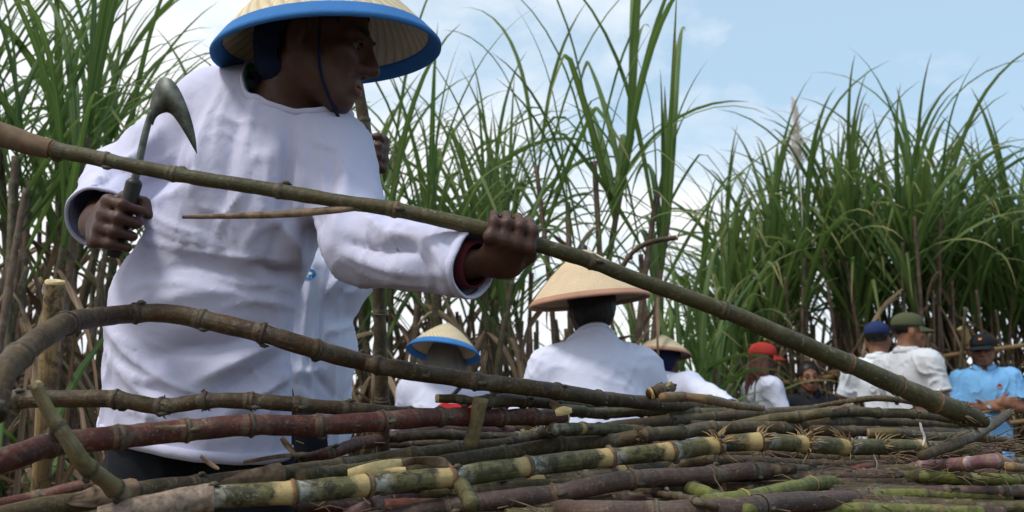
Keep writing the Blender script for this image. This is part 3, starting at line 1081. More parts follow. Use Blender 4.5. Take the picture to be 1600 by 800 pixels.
    if rough_roots:
        for px in rough_roots:
            k0 = int(np.argmin(np.abs(pxs - px)))
            root_fringe(o, o_info, k0, r.randrange(9999))
    return o, o_info


def root_fringe(o, inf, k0, seed, n=34, ln=0.026, mat='root', up=True):
    r = random.Random(seed)
    G = Geo()
    P, rad = inf['P'], inf['rad']
    k0 = min(max(k0, 2), len(P) - 3)
    T, N, B = frames(P[k0 - 2:k0 + 3])
    lean = r.choice((-1, 1))
    for i in range(n):
        a = r.uniform(0, 6.28)
        d = math.cos(a) * N[2] + math.sin(a) * B[2]
        if up and d[2] < -0.2 and r.random() < 0.75:
            continue
        b = P[k0] + d * rad[k0] * 0.97 + T[2] * r.uniform(-0.006, 0.006) - inf['loc']
        l = ln * r.uniform(0.35, 1.1)
        m = d * 0.7 + T[2] * lean * r.uniform(0.1, 0.9) + np.array([r.uniform(-.3, .3), r.uniform(-.3, .3), r.uniform(-.1, .3)])
        e = m + T[2] * lean * r.uniform(0.2, 0.9) + np.array([0, 0, -0.2])
        G.add(*tube(np.array([b, b + m * l * 0.5, b + (m * 0.5 + e * 0.5) * l]), [0.0016, 0.0013, 0.0006], 4, caps=False))
    tag(link('root_fringe', G.mesh('root_fringe'), M[mat], o), kind='stuff')


def sheath(o, inf, pxa, pxb, mat='sheath', a0=0.3, span=3.0, lift=0.003, seed=0, tip=True):
    """papery leaf sheath still wrapped round part of a cane"""
    r = random.Random(seed)
    o_ = np.argsort(inf['pxs'])
    sa, sb = np.interp([pxa, pxb], inf['pxs'][o_], inf['s'][o_])
    T, N, B = frames(inf['P'])
    n, m = 16, 12
    V = []
    for i in range(n):
        f = i / (n - 1)
        sv = sa + (sb - sa) * f
        k = int(np.clip(np.searchsorted(inf['s'], sv), 0, len(inf['s']) - 1))
        sp = span * ((1 - f) ** 0.7 if tip else 1.0) + 0.12
        for j in range(m):
            u = j / (m - 1) - 0.5
            a = a0 + u * sp + 0.5 * f
            rr = inf['rad'][k] * 1.05 + lift * (0.6 + 1.6 * abs(u) ** 2 * (1 + f)) + 0.0006 * math.sin(j * 2.1 + i)
            V.append(inf['P'][k] + (math.cos(a) * N[k] + math.sin(a) * B[k]) * rr - inf['loc'])
    F = [[i * m + j, i * m + j + 1, (i + 1) * m + j + 1, (i + 1) * m + j] for i in range(n - 1) for j in range(m - 1)]
    return link('leaf_sheath', mesh_np('leaf_sheath', np.array(V), np.array(F)), M[mat], o)


def strip(pts, w, mat, name, label, cat, parent=None, curl=0.5, thick=0.0012, group=None):
    """dry leaf strip or splinter lying on the heap: pts (px,py,t), w metres"""
    C = catmull(np.array(pts, float), 8)
    P = np.array([U(*c) for c in C])
    loc = P[len(P) // 2].copy() if parent is None else np.array(parent.location)
    P = P - loc
    T, N, B = frames(P)
    n = len(P)
    V, UVc = [], []
    for i in range(n):
        f = i / (n - 1)
        ww = w * 0.5 * (0.35 + 0.65 * math.sin(math.pi * min(1, 0.12 + 0.86 * f)) ** 0.7)
        a = curl * math.sin(f * 5)
        sd_ = math.cos(a) * N[i] + math.sin(a) * B[i]
        up = np.cross(T[i], sd_)
        for u, h in ((-1, 0.2), (0, -0.25), (1, 0.2)):
            V.append(P[i] + sd_ * ww * u + up * h * ww); UVc.append((u * .5 + .5, f * 0.8))
        for u, h in ((1, 0.2), (0, -0.25), (-1, 0.2)):
            V.append(P[i] + sd_ * ww * u + up * (h * ww - thick)); UVc.append((u * .5 + .5, f * 0.8))
    F = [[i * 6 + k, i * 6 + (k + 1) % 6, (i + 1) * 6 + (k + 1) % 6, (i + 1) * 6 + k] for i in range(n - 1) for k in range(6)]
    o = link(name, mesh_np(name, np.array(V), np.array(F), np.array(UVc)), M[mat], parent, loc if parent is None else (0, 0, 0))
    if parent is None:
        tag(o, label, cat, group)
    return o


# ------------------------------------------------------------------ the heap of cut canes
def pc(R_, pts):
    return [(x, y, th, FPX * 2 * R_ / th) for x, y, th in pts]


HEAP = 'cut canes lying on the heap'
# arched cane in front of the worker
oA, iA = cane(pc(0.0170, [(-16, 650, 50), (0, 590, 48), (22, 562, 45), (60, 531, 42), (102, 506, 38), (150, 496, 35), (213, 489, 33), (270, 491, 33), (315, 500, 33), (380, 515, 33), (408, 521, 33), (490, 545, 32.5), (560, 563, 31), (592, 570, 31), (650, 581, 31), (700, 589, 30), (750, 597, 30), (830, 606, 29), (870, 611, 28), (935, 621, 26), (1010, 630, 24), (1060, 633, 22), (1125, 638, 20)]),
              'c_dark', 'dark arched cane bowing across the front of the sickle worker', nodes=[28, 104, 213, 315, 408, 493, 592, 745, 870, 934, 1020, 1090], ring='ring_dark', kink=0.2, seed=1, group=HEAP)
# dark straight cane
oB, iB = cane([(6, 627, 31, 1.50), (30, 626, 31, 1.50), (110, 626, 30, 1.50), (180, 627, 30, 1.50), (250, 634, 29, 1.50), (320, 628, 28, 1.50), (390, 628, 27, 1.51), (465, 633, 25, 1.53), (540, 636, 23, 1.58), (620, 641, 21, 1.66), (700, 646, 20, 1.75), (760, 648, 19, 1.82)],
              'c_dark', 'dark knobbly cane running level across the hem of the white shirt', nodes=[30, 182, 254, 322, 392, 466, 538, 640], ring=['ring_grey', 'ring_dark'], cut=(True, False), kink=0.5, node_swell=0.15, seed=2, group=HEAP)
for px in (254, 320, 395, 466):
    root_fringe(oB, iB, int(np.argmin(np.abs(iB['pxs'] - px))), px, n=9, ln=0.005, mat='root_dark', up=False)
# dark red cane
oC, iC = cane(pc(0.0175, [(-40, 734, 46), (40, 709, 44), (80, 696, 42), (183, 683, 40), (290, 674, 38), (390, 664, 37), (497, 665, 35.5), (595, 657, 34), (690, 652, 32), (780, 652, 30), (835, 652, 29), (880, 654, 28)]),
              'c_red', 'thick dark red cane lying below the white shirt hem', nodes=[80, 184, 289, 390, 497, 594, 688, 780, 834], ring=['ring_grey', 'ring_dark'], ringw=0.016, kink=0.15, seed=3, cut=(False, True), group=HEAP)
cane(pc(0.0140, [(868, 642, 22), (900, 643, 21), (935, 645, 20), (990, 643, 19), (1060, 643, 18), (1150, 648, 17)]), 'c_olive', 'greenish brown cane with slanted pale cut end following on from the red cane', cut=(True, False), seed=4, group=HEAP)
# leaning short cane
oD, iD = cane([(55, 601, 21, 1.13), (74, 638, 23, 1.13), (90, 664, 26, 1.13), (110, 692, 28, 1.135), (130, 724, 29, 1.15), (163, 748, 30, 1.2), (196, 774, 31, 1.25)], 'c_olive', 'short pink and green cane leaning against the dark canes', nodes=None, ring='ring_grey', cut=(True, False), spacing=0.07, seed=5, group=HEAP)
oD.data.materials[0] = M['c_pale']
# long cane E
oE, iE = cane(pc(0.0160, [(-40, 815, 38), (60, 794, 36), (130, 783, 35), (200, 768, 34), (305, 756, 32), (430, 741, 30), (530, 726, 28), (590, 717, 27), (645, 709, 27), (715, 702, 26), (800, 692, 25), (880, 680, 24), (940, 670, 23), (1045, 658, 21), (1112, 650, 20), (1190, 647, 19), (1275, 641, 18), (1340, 640, 17)]),
              'c_grey', 'long grey-green cane sweeping from the leaning cane to the dark-haired man', nodes=[200, 305, 431, 530, 645, 716, 800, 935, 1045, 1113, 1190], ring=['ring_grey', 'ring_dark'], seed=6, group=HEAP)
sheath(oE, iE, 205, 95, 'sheath', 0.8, 3.6, seed=1)
sheath(oE, iE, 431, 310, 'sheath', 1.5, 3.0, seed=2)
# reddish cane behind it
oE2, iE2 = cane(pc(0.0145, [(-30, 797, 26), (60, 776, 25), (150, 757, 25), (285, 744, 24), (375, 733, 23), (465, 722, 23), (520, 707, 23), (557, 695, 22), (595, 687, 20), (640, 677, 18), (735, 673, 17), (800, 672, 16)]),
                'c_red', 'thin reddish cane with old sheath just above the grey-green cane', nodes=[60, 158, 375, 470, 520, 557, 640, 735], ring=['ring_grey', 'ring_orange'], seed=7, group=HEAP)
sheath(oE2, iE2, 345, 222, 'ring_pale', 1.2, 2.2, lift=0.004, seed=3)
# cane G
oG, iG = cane(pc(0.0162, [(610, 745, 30), (690, 726, 29), (787, 711, 27), (870, 698, 26), (952, 688, 25), (1012, 681, 25), (1062, 677, 24), (1112, 670, 23), (1220, 666, 22), (1307, 660, 21), (1350, 659, 20), (1400, 661, 19), (1490, 668, 18), (1530, 672, 17)]),
              'c_grey', 'grey-brown cane with lumpy worn joints under the long grey-green cane', nodes=[787, 876, 952, 1012, 1062, 1112, 1220, 1307, 1400], ring=['ring_grey', 'ring_dark'], node_swell=0.14, kink=0.4, seed=8, group=HEAP)
root_fringe(oG, iG, int(np.argmin(np.abs(iG['pxs'] - 1000))), 77, n=60, ln=0.010, mat='root_dark', up=False)
# bright cane I
oI, iI = cane(pc(0.0178, [(120, 824, 44), (220, 799, 43), (325, 778, 41), (457, 769, 40), (575, 758, 38), (700, 745, 36), (822, 730, 34), (950, 715, 32), (1047, 706, 31), (1122, 696, 30), (1185, 690, 30), (1255, 694, 29), (1322, 698, 28), (1370, 698, 27), (1440, 700, 26), (1525, 705, 25)]),
              'c_bright', 'bright mottled yellow-green cane with broad pale yellow joints', nodes=[325, 457, 575, 704, 824, 952, 1048, 1122, 1187, 1257, 1322, 1440], ring=['ring_orange', 'ring_orange', 'ring_grey'], ringw=0.008, kink=0.15, seed=9, group=HEAP, rough_roots=[1122, 1187, 1257, 1322, 1375, 1440])
sheath(oI, iI, 326, 150, 'sheath_pale', 1.4, 5.2, tip=False, seed=4)
for px in (1125, 1257):
    root_fringe(oI, iI, int(np.argmin(np.abs(iI['pxs'] - px))), px + 5, n=40, ln=0.034)
# dark cane J under I
oJ, iJ = cane(pc(0.0150, [(620, 812, 29), (682, 793, 28), (750, 780, 27), (782, 772, 27), (847, 753, 27), (917, 743, 25), (975, 736, 24), (1060, 730, 22)]),
              'c_dark_belt', 'dark cane with two pale yellow joints tucked under the mottled bright cane', nodes=[700, 782, 848, 917, 975], ring=['ring_orange'], ringw=0.008, seed=10, group=HEAP)
# brown pink cane K
oK, iK = cane(pc(0.0172, [(560, 818, 36), (640, 804, 36), (700, 793, 35), (780, 783, 35), (865, 774, 34), (925, 762, 34), (985, 752, 33), (1060, 746, 32), (1110, 742, 31), (1170, 736, 30), (1222, 737, 28), (1270, 739, 27), (1322, 742, 26), (1362, 744, 25), (1412, 748, 24), (1457, 755, 23), (1500, 766, 21), (1530, 777, 20), (1585, 790, 19)]),
              'c_plum', 'brown cane with pinkish joints bending over the lime cane pieces', nodes=[700, 866, 986, 1111, 1171, 1222, 1270, 1322, 1362, 1412, 1500], ring=['ring_grey', 'ring_orange', 'ring_dark'], seed=11, group=HEAP)
# front pink-grey cane L
oL, iL = cane(pc(0.0182, [(846, 791, 30), (900, 797, 40), (1020, 799, 41), (1150, 798, 40), (1200, 791, 38), (1250, 786, 36), (1332, 781, 33), (1395, 783, 31), (1437, 784, 29), (1475, 783, 27), (1525, 789, 25)]),
              'c_purple', 'smooth pinkish grey cane along the very front of the heap', nodes=[1022, 1186, 1334, 1396, 1438, 1476], ring=['ring_orange', 'ring_grey'], seed=12, group=HEAP, cut=(True, False), cutmat='pith_dark')
oL.data.materials[0] = M['c_plum']
cane(pc(0.0150, [(1370, 803, 27), (1475, 796, 26), (1532, 790, 26), (1600, 784, 25), (1680, 778, 24)]), 'c_dark', 'dark green cane at the lower corner of the heap below the pale one', nodes=[1476, 1532, 1610], ring=['ring_orange', 'ring_grey'], seed=13, group=HEAP)
cane(pc(0.0135, [(1100, 786, 29), (1160, 777, 28), (1200, 771, 27), (1267, 759, 25), (1312, 755, 22), (1365, 752, 19)]), 'c_lime', 'yellow-green cane with a yellow joint under the brown cane', nodes=[1160, 1268], ring=['ring_pale'], seed=14, group=HEAP)
oO, iO = cane(pc(0.0135, [(1076, 762, 25), (1100, 770, 27), (1137, 786, 29), (1175, 800, 30)]), 'c_lime', 'short lime green cane piece with a dark hollow end', nodes=[], cut=(True, False), cutmat='pith_dark', seed=15, group=HEAP)
oP, iP = cane(pc(0.0062, [(1033, 772, 12), (1055, 774, 13), (1090, 783, 14), (1120, 793, 14)]), 'c_grey', 'small dirty root stub lying beside the lime green piece', nodes=[1045, 1062, 1085], node_swell=0.3, seed=16, cut=(True, False), cutmat='pith_dark', group=HEAP)
cane(pc(0.0105, [(1330, 778, 17), (1370, 771, 17), (1425, 765, 16), (1480, 758, 15), (1560, 752, 14)]), 'c_lime', 'thin olive green cane between the brown and pinkish grey canes', seed=17, group=HEAP)
oR, iR = cane(pc(0.0140, [(1388, 747, 14), (1410, 739, 19), (1437, 732, 22), (1510, 724, 24), (1555, 722, 25), (1574, 727, 24)]), 'c_purple', 'whitish pink cane end rounded off beside a yellow stub', nodes=[1440, 1512, 1556], ring=['ring_orange'], ringw=0.009, seed=18, cut=(False, True), group=HEAP)
cane(pc(0.0075, [(1573, 730, 16), (1590, 731, 16), (1604, 733, 15)]), 'c_tan', 'short yellow stub at the end of the whitish pink cane', nodes=[], cut=(True, True), seed=19, group=HEAP)
cane(pc(0.0125, [(1400, 748, 20), (1440, 745, 21), (1510, 747, 21), (1560, 748, 21), (1680, 756, 20)]), 'c_lime', 'olive green cane under the whitish pink cane end', nodes=[1437, 1511, 1590], ring=['ring_dark'], seed=20, group=HEAP)
cane(pc(0.0125, [(1310, 742, 20), (1350, 732, 20), (1387, 725, 19), (1450, 714, 18), (1487, 709, 17), (1560, 704, 16)]), 'c_red', 'brownish red cane slanting up behind the whitish pink end', seed=21, group=HEAP)
cane(pc(0.0135, [(1048, 740, 22), (1058, 729, 22), (1076, 721, 22), (1105, 718, 22), (1175, 721, 21), (1250, 725, 20), (1330, 727, 19), (1420, 726, 18)]), 'c_dark', 'brown bent cane end in the gap below the hairy joints', nodes=[1076, 1107, 1200, 1290], seed=22, group=HEAP)
# upper layers on the right
cane(pc(0.0140, [(1140, 667, 19), (1200, 655, 19), (1250, 650, 19), (1287, 645, 19), (1320, 644, 18), (1425, 647, 17), (1491, 655, 16), (1520, 662, 15)]), 'c_olive', 'olive cane on the upper layer below the arched thin stalk', nodes=[1250, 1318, 1372, 1426], ring=['ring_dark', 'ring_grey'], seed=23, group=HEAP)
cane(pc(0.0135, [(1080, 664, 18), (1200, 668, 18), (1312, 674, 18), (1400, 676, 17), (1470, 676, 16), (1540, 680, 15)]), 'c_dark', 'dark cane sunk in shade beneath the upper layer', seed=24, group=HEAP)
cane(pc(0.0130, [(1357, 679, 18), (1400, 679, 18), (1450, 682, 17), (1520, 684, 16), (1580, 690, 15)]), 'c_olive', 'mossy green cane stump in the shade behind the white leaf strip', seed=25, cut=(True, False), cutmat='pith_dark', group=HEAP)
oY, iY = cane(pc(0.0085, [(1232, 650, 9), (1275, 637, 9.5), (1312, 629, 10), (1362, 622, 10.5), (1400, 624, 10.5), (1437, 631, 10), (1458, 638, 9)]), 'c_grey', 'thin arched stalk bowing over the top of the heap', nodes=[1275, 1330, 1400], seed=26, group=HEAP)
oZ, iZ = cane(pc(0.0105, [(1440, 712, 18), (1495, 692, 17), (1525, 680, 16), (1550, 665, 15), (1577, 646, 14)]), 'c_tan', 'brown cane stub poking up in front of the blue polo', nodes=[1497, 1526, 1570], ring=['ring_grey'], cut=(False, True), seed=27, group=HEAP)
oZ.data.materials[0] = M['c_grey']
root_fringe(oZ, iZ, len(iZ['P']) - 4, 3, n=16, ln=0.014, up=False)
# broken bits in the middle
cane(pc(0.0145, [(752, 622, 26), (747, 645, 26), (742, 668, 26), (734, 697, 26)]), 'c_pale', 'mossy cane stump standing upright across the red cane', nodes=[735], seed=28, kink=0.1, group=HEAP, rough_roots=None)
cane(pc(0.0135, [(748, 628, 24), (790, 625, 23), (832, 628, 22), (900, 633, 20), (960, 637, 18)]), 'c_dark', 'blackened cane beneath the arched cane by the upright stump', seed=29, group=HEAP)
cane(pc(0.0085, [(683, 622, 15), (712, 623, 15), (752, 629, 15)]), 'c_dark', 'small broken cane with a pale chipped end before the red bag', cut=(True, False), nodes=[], seed=30, group=HEAP)
oCC, iCC = cane(pc(0.0130, [(815, 683, 16), (845, 676, 19), (866, 671, 22), (905, 669, 21), (945, 670, 20), (1000, 672, 18)]), 'c_bright', 'pale green cane end with brown root knobs beside the red cane', nodes=[845, 866, 910], ring='ring_orange', ringw=0.02, cut=(True, False), seed=31, group=HEAP)
for px in (822, 845):
    root_fringe(oCC, iCC, int(np.argmin(np.abs(iCC['pxs'] - px))), px, n=26, ln=0.012, up=False)
oDD, iDD = cane(pc(0.0085, [(1036, 621, 17), (1066, 621, 16), (1107, 625, 16), (1155, 633, 14), (1190, 638, 12)]), 'c_tan', 'tan peeled cane lying beside the sleeve of the bending worker', nodes=[1066, 1108, 1152], ring='ring_orange', seed=32, group=HEAP)
cane(pc(0.0125, [(1018, 617, 22), (1034, 611, 21), (1050, 605, 15)]), 'c_dark', 'snapped cane tip with bright yellow pith pointing at the sleeve', nodes=[], cut=(True, True), cutmat='ring_pale', seed=33, group=HEAP)
strip([(1040, 606, 1.78), (1046, 601, 1.78), (1049, 596, 1.78)], 0.007, 'ring_pale', 'pith_splinter', 'yellow pith splinter on the snapped cane tip', 'splinter', curl=0.1, thick=0.004)
cane(pc(0.0130, [(540, 806, 23), (582, 791, 23), (637, 777, 22), (700, 766, 20), (770, 756, 18)]), 'c_purple', 'dull purple cane slanting beneath the mottled bright cane', nodes=[582, 645], ring='ring_dark', seed=34, group=HEAP)
cane(pc(0.0125, [(716, 752, 25), (727, 768, 26), (738, 790, 27)]), 'c_bright', 'stubby yellow cane piece jammed beneath the mottled bright cane', nodes=[], seed=35, group=HEAP)
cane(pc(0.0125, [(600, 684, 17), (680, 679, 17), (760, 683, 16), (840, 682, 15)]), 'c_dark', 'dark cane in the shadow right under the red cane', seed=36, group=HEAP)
cane(pc(0.0135, [(470, 745, 26), (560, 735, 24), (640, 726, 23), (740, 720, 21), (830, 712, 20)]), 'c_olive', 'olive cane mostly covered by the pale splinters', seed=37, group=HEAP)
# lower canes closing the gaps
LOW = [[(1180, 800, 22), (1330, 796, 21), (1480, 800, 20), (1620, 806, 20)], [(1330, 764, 18), (1450, 772, 18), (1560, 774, 18), (1680, 770, 17)], [(1280, 748, 17), (1420, 756, 17), (1560, 762, 17), (1680, 764, 16)], [(560, 690, 17), (700, 688, 17), (820, 690, 16)], [(600, 672, 15), (720, 690, 15), (850, 702, 15)], [(980, 722, 18), (1120, 708, 17), (1240, 712, 17), (1380, 722, 16)], [(960, 752, 20), (1120, 752, 20), (1260, 748, 19), (1400, 764, 18)], [(1040, 700, 17), (1180, 706, 17), (1320, 712, 16), (1460, 708, 16)], [(430, 792, 24), (560, 782, 22), (700, 772, 21), (860, 760, 20)], [(880, 757, 22), (1000, 733, 20), (1150, 716, 19), (1300, 712, 18)], [(900, 775, 24), (1000, 765, 22), (1100, 760, 21), (1260, 752, 20)],
       [(1200, 705, 19), (1350, 714, 18), (1500, 718, 17), (1640, 716, 16)], [(1240, 764, 20), (1400, 760, 19), (1520, 764, 18), (1660, 770, 17)], [(520, 760, 21), (700, 735, 19), (850, 724, 18), (1000, 712, 17)],
       [(900, 690, 17), (1050, 690, 16), (1200, 680, 16), (1350, 690, 15)], [(1400, 738, 18), (1500, 736, 17), (1640, 740, 16)], [(760, 668, 15), (900, 657, 15), (1060, 662, 15), (1180, 662, 15)], [(640, 660, 15), (800, 664, 15), (930, 660, 15)],
       [(1150, 790, 26), (1300, 770, 24), (1420, 772, 22), (1560, 760, 21)], [(300, 800, 26), (480, 790, 24), (640, 786, 22)], [(1420, 690, 15), (1520, 692, 15), (1660, 700, 15)], [(760, 800, 27), (900, 782, 25), (1010, 776, 24)]]
for i, L_ in enumerate(LOW):
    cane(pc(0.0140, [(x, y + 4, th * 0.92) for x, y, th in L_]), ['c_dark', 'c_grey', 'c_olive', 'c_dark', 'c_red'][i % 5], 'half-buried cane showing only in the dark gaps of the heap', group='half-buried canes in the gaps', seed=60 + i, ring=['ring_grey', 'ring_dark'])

# thinner canes crowding the lower corner of the heap
rl = random.Random(31)
for i in range(17):
    y0 = 737 + 4.4 * i
    x0 = rl.uniform(1080, 1330)
    t0 = 1.86 - .018 * i
    sl_ = rl.uniform(-16, 14)
    Rr = rl.uniform(.0105, .0135)
    x1 = x0 + rl.uniform(260, 520)
    cane([(x0 + (x1 - x0) * f, y0 - 4 + sl_ * (f - .5) + 5 * math.sin(f * 3 + i), 2 * Rr * FPX / (t0 + .05 * f), t0 + .05 * f) for f in (0, .33, .66, 1)], ['c_dark', 'c_olive', 'c_grey', 'c_plum', 'c_lime', 'c_dark'][i % 6],
         'thin cane packed in the lower corner of the heap', group='thin canes packed in the lower corner', seed=140 + i, ring=['ring_grey', 'ring_dark', 'ring_orange'], cut=(i % 3 == 0, False), cutmat='pith_dark')
for i in range(9):
    y0 = 742 + 7.5 * i
    x0 = rl.uniform(560, 860)
    t0 = 1.66 - .03 * i
    sl_ = rl.uniform(-26, -4)
    Rr = rl.uniform(.0105, .0135)
    x1 = x0 + rl.uniform(240, 420)
    cane([(x0 + (x1 - x0) * f, y0 + sl_ * (f - .5) + 4 * math.sin(f * 3 + i), 2 * Rr * FPX / (t0 + .12 * f), t0 + .12 * f) for f in (0, .33, .66, 1)], ['c_dark', 'c_grey', 'c_red', 'c_olive'][i % 4],
         'dark cane wedged below the mottled bright cane', group='dark canes wedged below the bright cane', seed=170 + i, ring=['ring_grey', 'ring_dark'])

# held cane
HELD = [(-60, 192, 41, 1.46), (0, 209, 39, 1.46), (40, 222, 34, 1.46), (80, 232, 30, 1.455), (165, 250, 29, 1.45), (270, 271, 28, 1.45), (355, 285, 27.5, 1.45), (440, 299, 28, 1.45), (540, 316, 28, 1.45), (615, 327, 30, 1.455), (700, 345, 31, 1.46), (770, 362, 31, 1.47), (850, 385, 29, 1.49), (920, 407, 29, 1.52), (1000, 438, 29, 1.56), (1130, 485, 32, 1.62), (1200, 515, 33, 1.66), (1325, 568, 36, 1.74), (1400, 601, 37, 1.79), (1460, 628, 40, 1.83), (1520, 652, 34, 1.87), (1540, 660, 22, 1.88)]
oH, iH = cane(HELD, 'c_green', 'long green cane held across the worker, slanting down over the heap', name='held_cane', ring=['ring_orange', 'ring_grey', 'ring_grey'], rmul=.86, nodes=[82, 166, 272, 440, 615, 770, 925, 1130, 1326, 1402, 1462], ringw=0.014, kink=0.08, seed=41, group='canes held by workers', node_swell=0.06)
sheath(oH, iH, 80, -60, 'root_dark', 0.5, 5.5, tip=False, seed=6)
for px in (1500, 1528):
    root_fringe(oH, iH, int(np.argmin(np.abs(iH['pxs'] - px))), px, n=24, ln=0.016, mat='root_dark', up=False)
strip([(600, 325, 1.455), (560, 324, 1.445), (520, 328, 1.44), (450, 334, 1.44), (380, 337, 1.44), (285, 339, 1.44)], 0.012, 'sheath', 'dry_leaf_strip', None, None, parent=oH, curl=0.25)

# loose scraps on the heap
SCR = [([(544, 741, 1.40), (575, 735, 1.41), (605, 728, 1.43), (628, 722, 1.45)], 0.020, 'pith', 'cane_chip', 'pale yellow cane chip lying above the mottled bright cane', 'cane chip', 0.05, 0.004),
       ([(590, 740, 1.42), (615, 737, 1.43), (634, 733, 1.43)], 0.012, 'pith', 'cane_chip', 'smaller yellow chip beside the long pale chip', 'cane chip', 0.05, 0.003),
       ([(628, 723, 1.46), (655, 719, 1.47), (690, 722, 1.48), (705, 728, 1.49)], 0.016, 'sheath', 'dry_leaf_scrap', 'curled brown leaf scrap touching the pale yellow chip', 'dry leaf', 0.8, 0.001),
       ([(1438, 660, 1.9), (1441, 672, 1.9), (1445, 684, 1.9), (1443, 696, 1.9)], 0.009, 'pale_mark', 'leaf_strip', 'white leaf strip standing up between the canes', 'leaf strip', 0.1, 0.002),
       ([(860, 628, 1.8), (868, 634, 1.8), (876, 642, 1.8)], 0.016, 'sheath', 'dry_leaf_scrap', 'reddish brown leaf scrap hanging near the slanted cut end', 'dry leaf', 0.3, 0.001),
       ([(868, 645, 1.72), (880, 642, 1.72), (894, 641, 1.73)], 0.016, 'pith', 'cane_chip', 'oval pale chip on the end of the red cane', 'cane chip', 0.05, 0.004),
       ([(380, 722, 1.5), (430, 714, 1.52), (482, 708, 1.55)], 0.007, 'sheath', 'dry_leaf_scrap', 'thin brown leaf sliver lying before the dark trousers', 'dry leaf', 0.4, 0.001),
       ([(313, 712, 1.47), (325, 722, 1.46), (342, 733, 1.45)], 0.008, 'sheath', 'dry_leaf_scrap', 'short tan leaf blade sticking up beside the dark trousers', 'dry leaf', 0.3, 0.001),
       ([(440, 684, 1.5), (450, 697, 1.5), (461, 710, 1.5)], 0.010, 'sheath', 'dry_leaf_scrap', 'brown curled leaf blade below the red cane', 'dry leaf', 0.5, 0.001),
       ([(237, 669, 1.34), (262, 668, 1.34), (290, 665, 1.34)], 0.006, 'sheath', 'dry_leaf_scrap', 'dark leaf sliver on top of the red cane', 'dry leaf', 0.3, 0.001),
       ([(1365, 712, 1.7), (1370, 725, 1.68), (1368, 737, 1.66)], 0.011, 'sheath_pale', 'dry_leaf_scrap', 'pale torn leaf hanging below the hairy joints', 'dry leaf', 0.2, 0.001),
       ([(1114, 742, 1.62), (1122, 758, 1.6), (1131, 772, 1.58)], 0.008, 'sheath', 'dry_leaf_scrap', 'brown leaf twist hanging over the brown cane', 'dry leaf', 0.6, 0.001),
       ([(1298, 641, 2.1), (1318, 636, 2.1), (1334, 631, 2.1)], 0.010, 'sheath_pale', 'dry_leaf_scrap', 'pale split leaf lying under the arched thin stalk', 'dry leaf', 0.2, 0.001),
       ([(1455, 640, 2.0), (1480, 637, 2.0), (1500, 645, 2.0)], 0.02, 'sheath_pale', 'dry_leaf_scrap', 'pale broken leaf where the held cane meets the heap', 'dry leaf', 0.5, 0.001)]
for p, w_, m_, nm, lb, ct, cu, th_ in SCR:
    strip(p, w_, m_, nm, lb, ct, curl=cu, thick=th_, group='leaf scraps and chips on the heap')


def heap_trash():
    """litter and root hair that fills the gaps, over a mound that carries the canes"""
    n, m = 60, 34
    X = np.linspace(-1.0, 2.1, n)
    V = []
    for i in range(n):
        for j in range(m):
            v = j / (m - 1)
            y = 0.85 + 2.1 * v
            edge = min(1, v / 0.18, (1 - v) / 0.22) * min(1, (X[i] + 1.0) / 0.5, (2.1 - X[i]) / 0.4)
            # canes rise towards the back on the right; low on the left where the worker stands behind
            q = max(0.0, min(1.0, (y - 1.40) / 0.75))
            top = (0.36 + 0.47 * q * q * (3 - 2 * q)) if X[i] > -.15 else 0.40 + 0.2 * q
            if X[i] < -0.2 and y > 1.32:
                edge *= max(0, 1 - (y - 1.32) / 0.15)
            V.append((X[i], y, -0.08 + max(0, edge) ** 0.6 * (top + 0.08)))
    V = np.array(V)
    V[:, 2] += 0.02 * vnoise(V * 9, 3) * (V[:, 2] > 0.05)
    F = [[i * m + j, (i + 1) * m + j, (i + 1) * m + j + 1, i * m + j + 1] for i in range(n - 1) for j in range(m - 1)]
    tag(link('heap_base', mesh_np('heap_base', V, np.array(F)), M['trash']), 'dark mound of old cane trash beneath the cut canes', 'cane trash', kind='stuff')
    G = Geo()
    r = random.Random(11)
    for i in range(420):
        px = r.uniform(420, 1620) if r.random() < 0.6 else r.uniform(1380, 1620)
        py = r.uniform(690, 800) if px < 1380 else r.uniform(678, 745)
        t = float(np.interp(py, [640, 700, 760, 800], [2.35, 1.95, 1.6, 1.35])) + r.uniform(0, 0.12)
        b = U(px, py, t)
        l = r.uniform(0.02, 0.08)
        a = r.uniform(0, 6.28)
        d = np.array([math.cos(a), math.sin(a) * 0.6, r.uniform(-0.2, 0.5)]) * l
        k = np.array([r.uniform(-.3, .3), r.uniform(-.3, .3), r.uniform(-.5, .1)]) * l
        G.add(*tube(np.array([b, b + d * 0.5 + k * 0.2, b + d + k]), [0.0011, 0.0012, 0.0005], 4, caps=False))
    tag(link('root_litter', G.mesh('root_litter'), M['root_dark']), 'brown root hairs and fibre scattered between the cut canes', 'cane trash', kind='stuff')


heap_trash()

# bamboo stake on the left, rails and sticks at the back
def pole(name, pts, rad, mat, label, cat, group=None, nodes=0.28, cut=(True, True), seed=0):
    return cane([(x, y, 2 * rad * FPX / t, t) for x, y, t in pts], mat, label, name=name, ring='ring_grey', spacing=nodes, cut=cut, cat=cat, group=group, seed=seed, ringw=0.008, node_swell=0.05, kink=0.08)


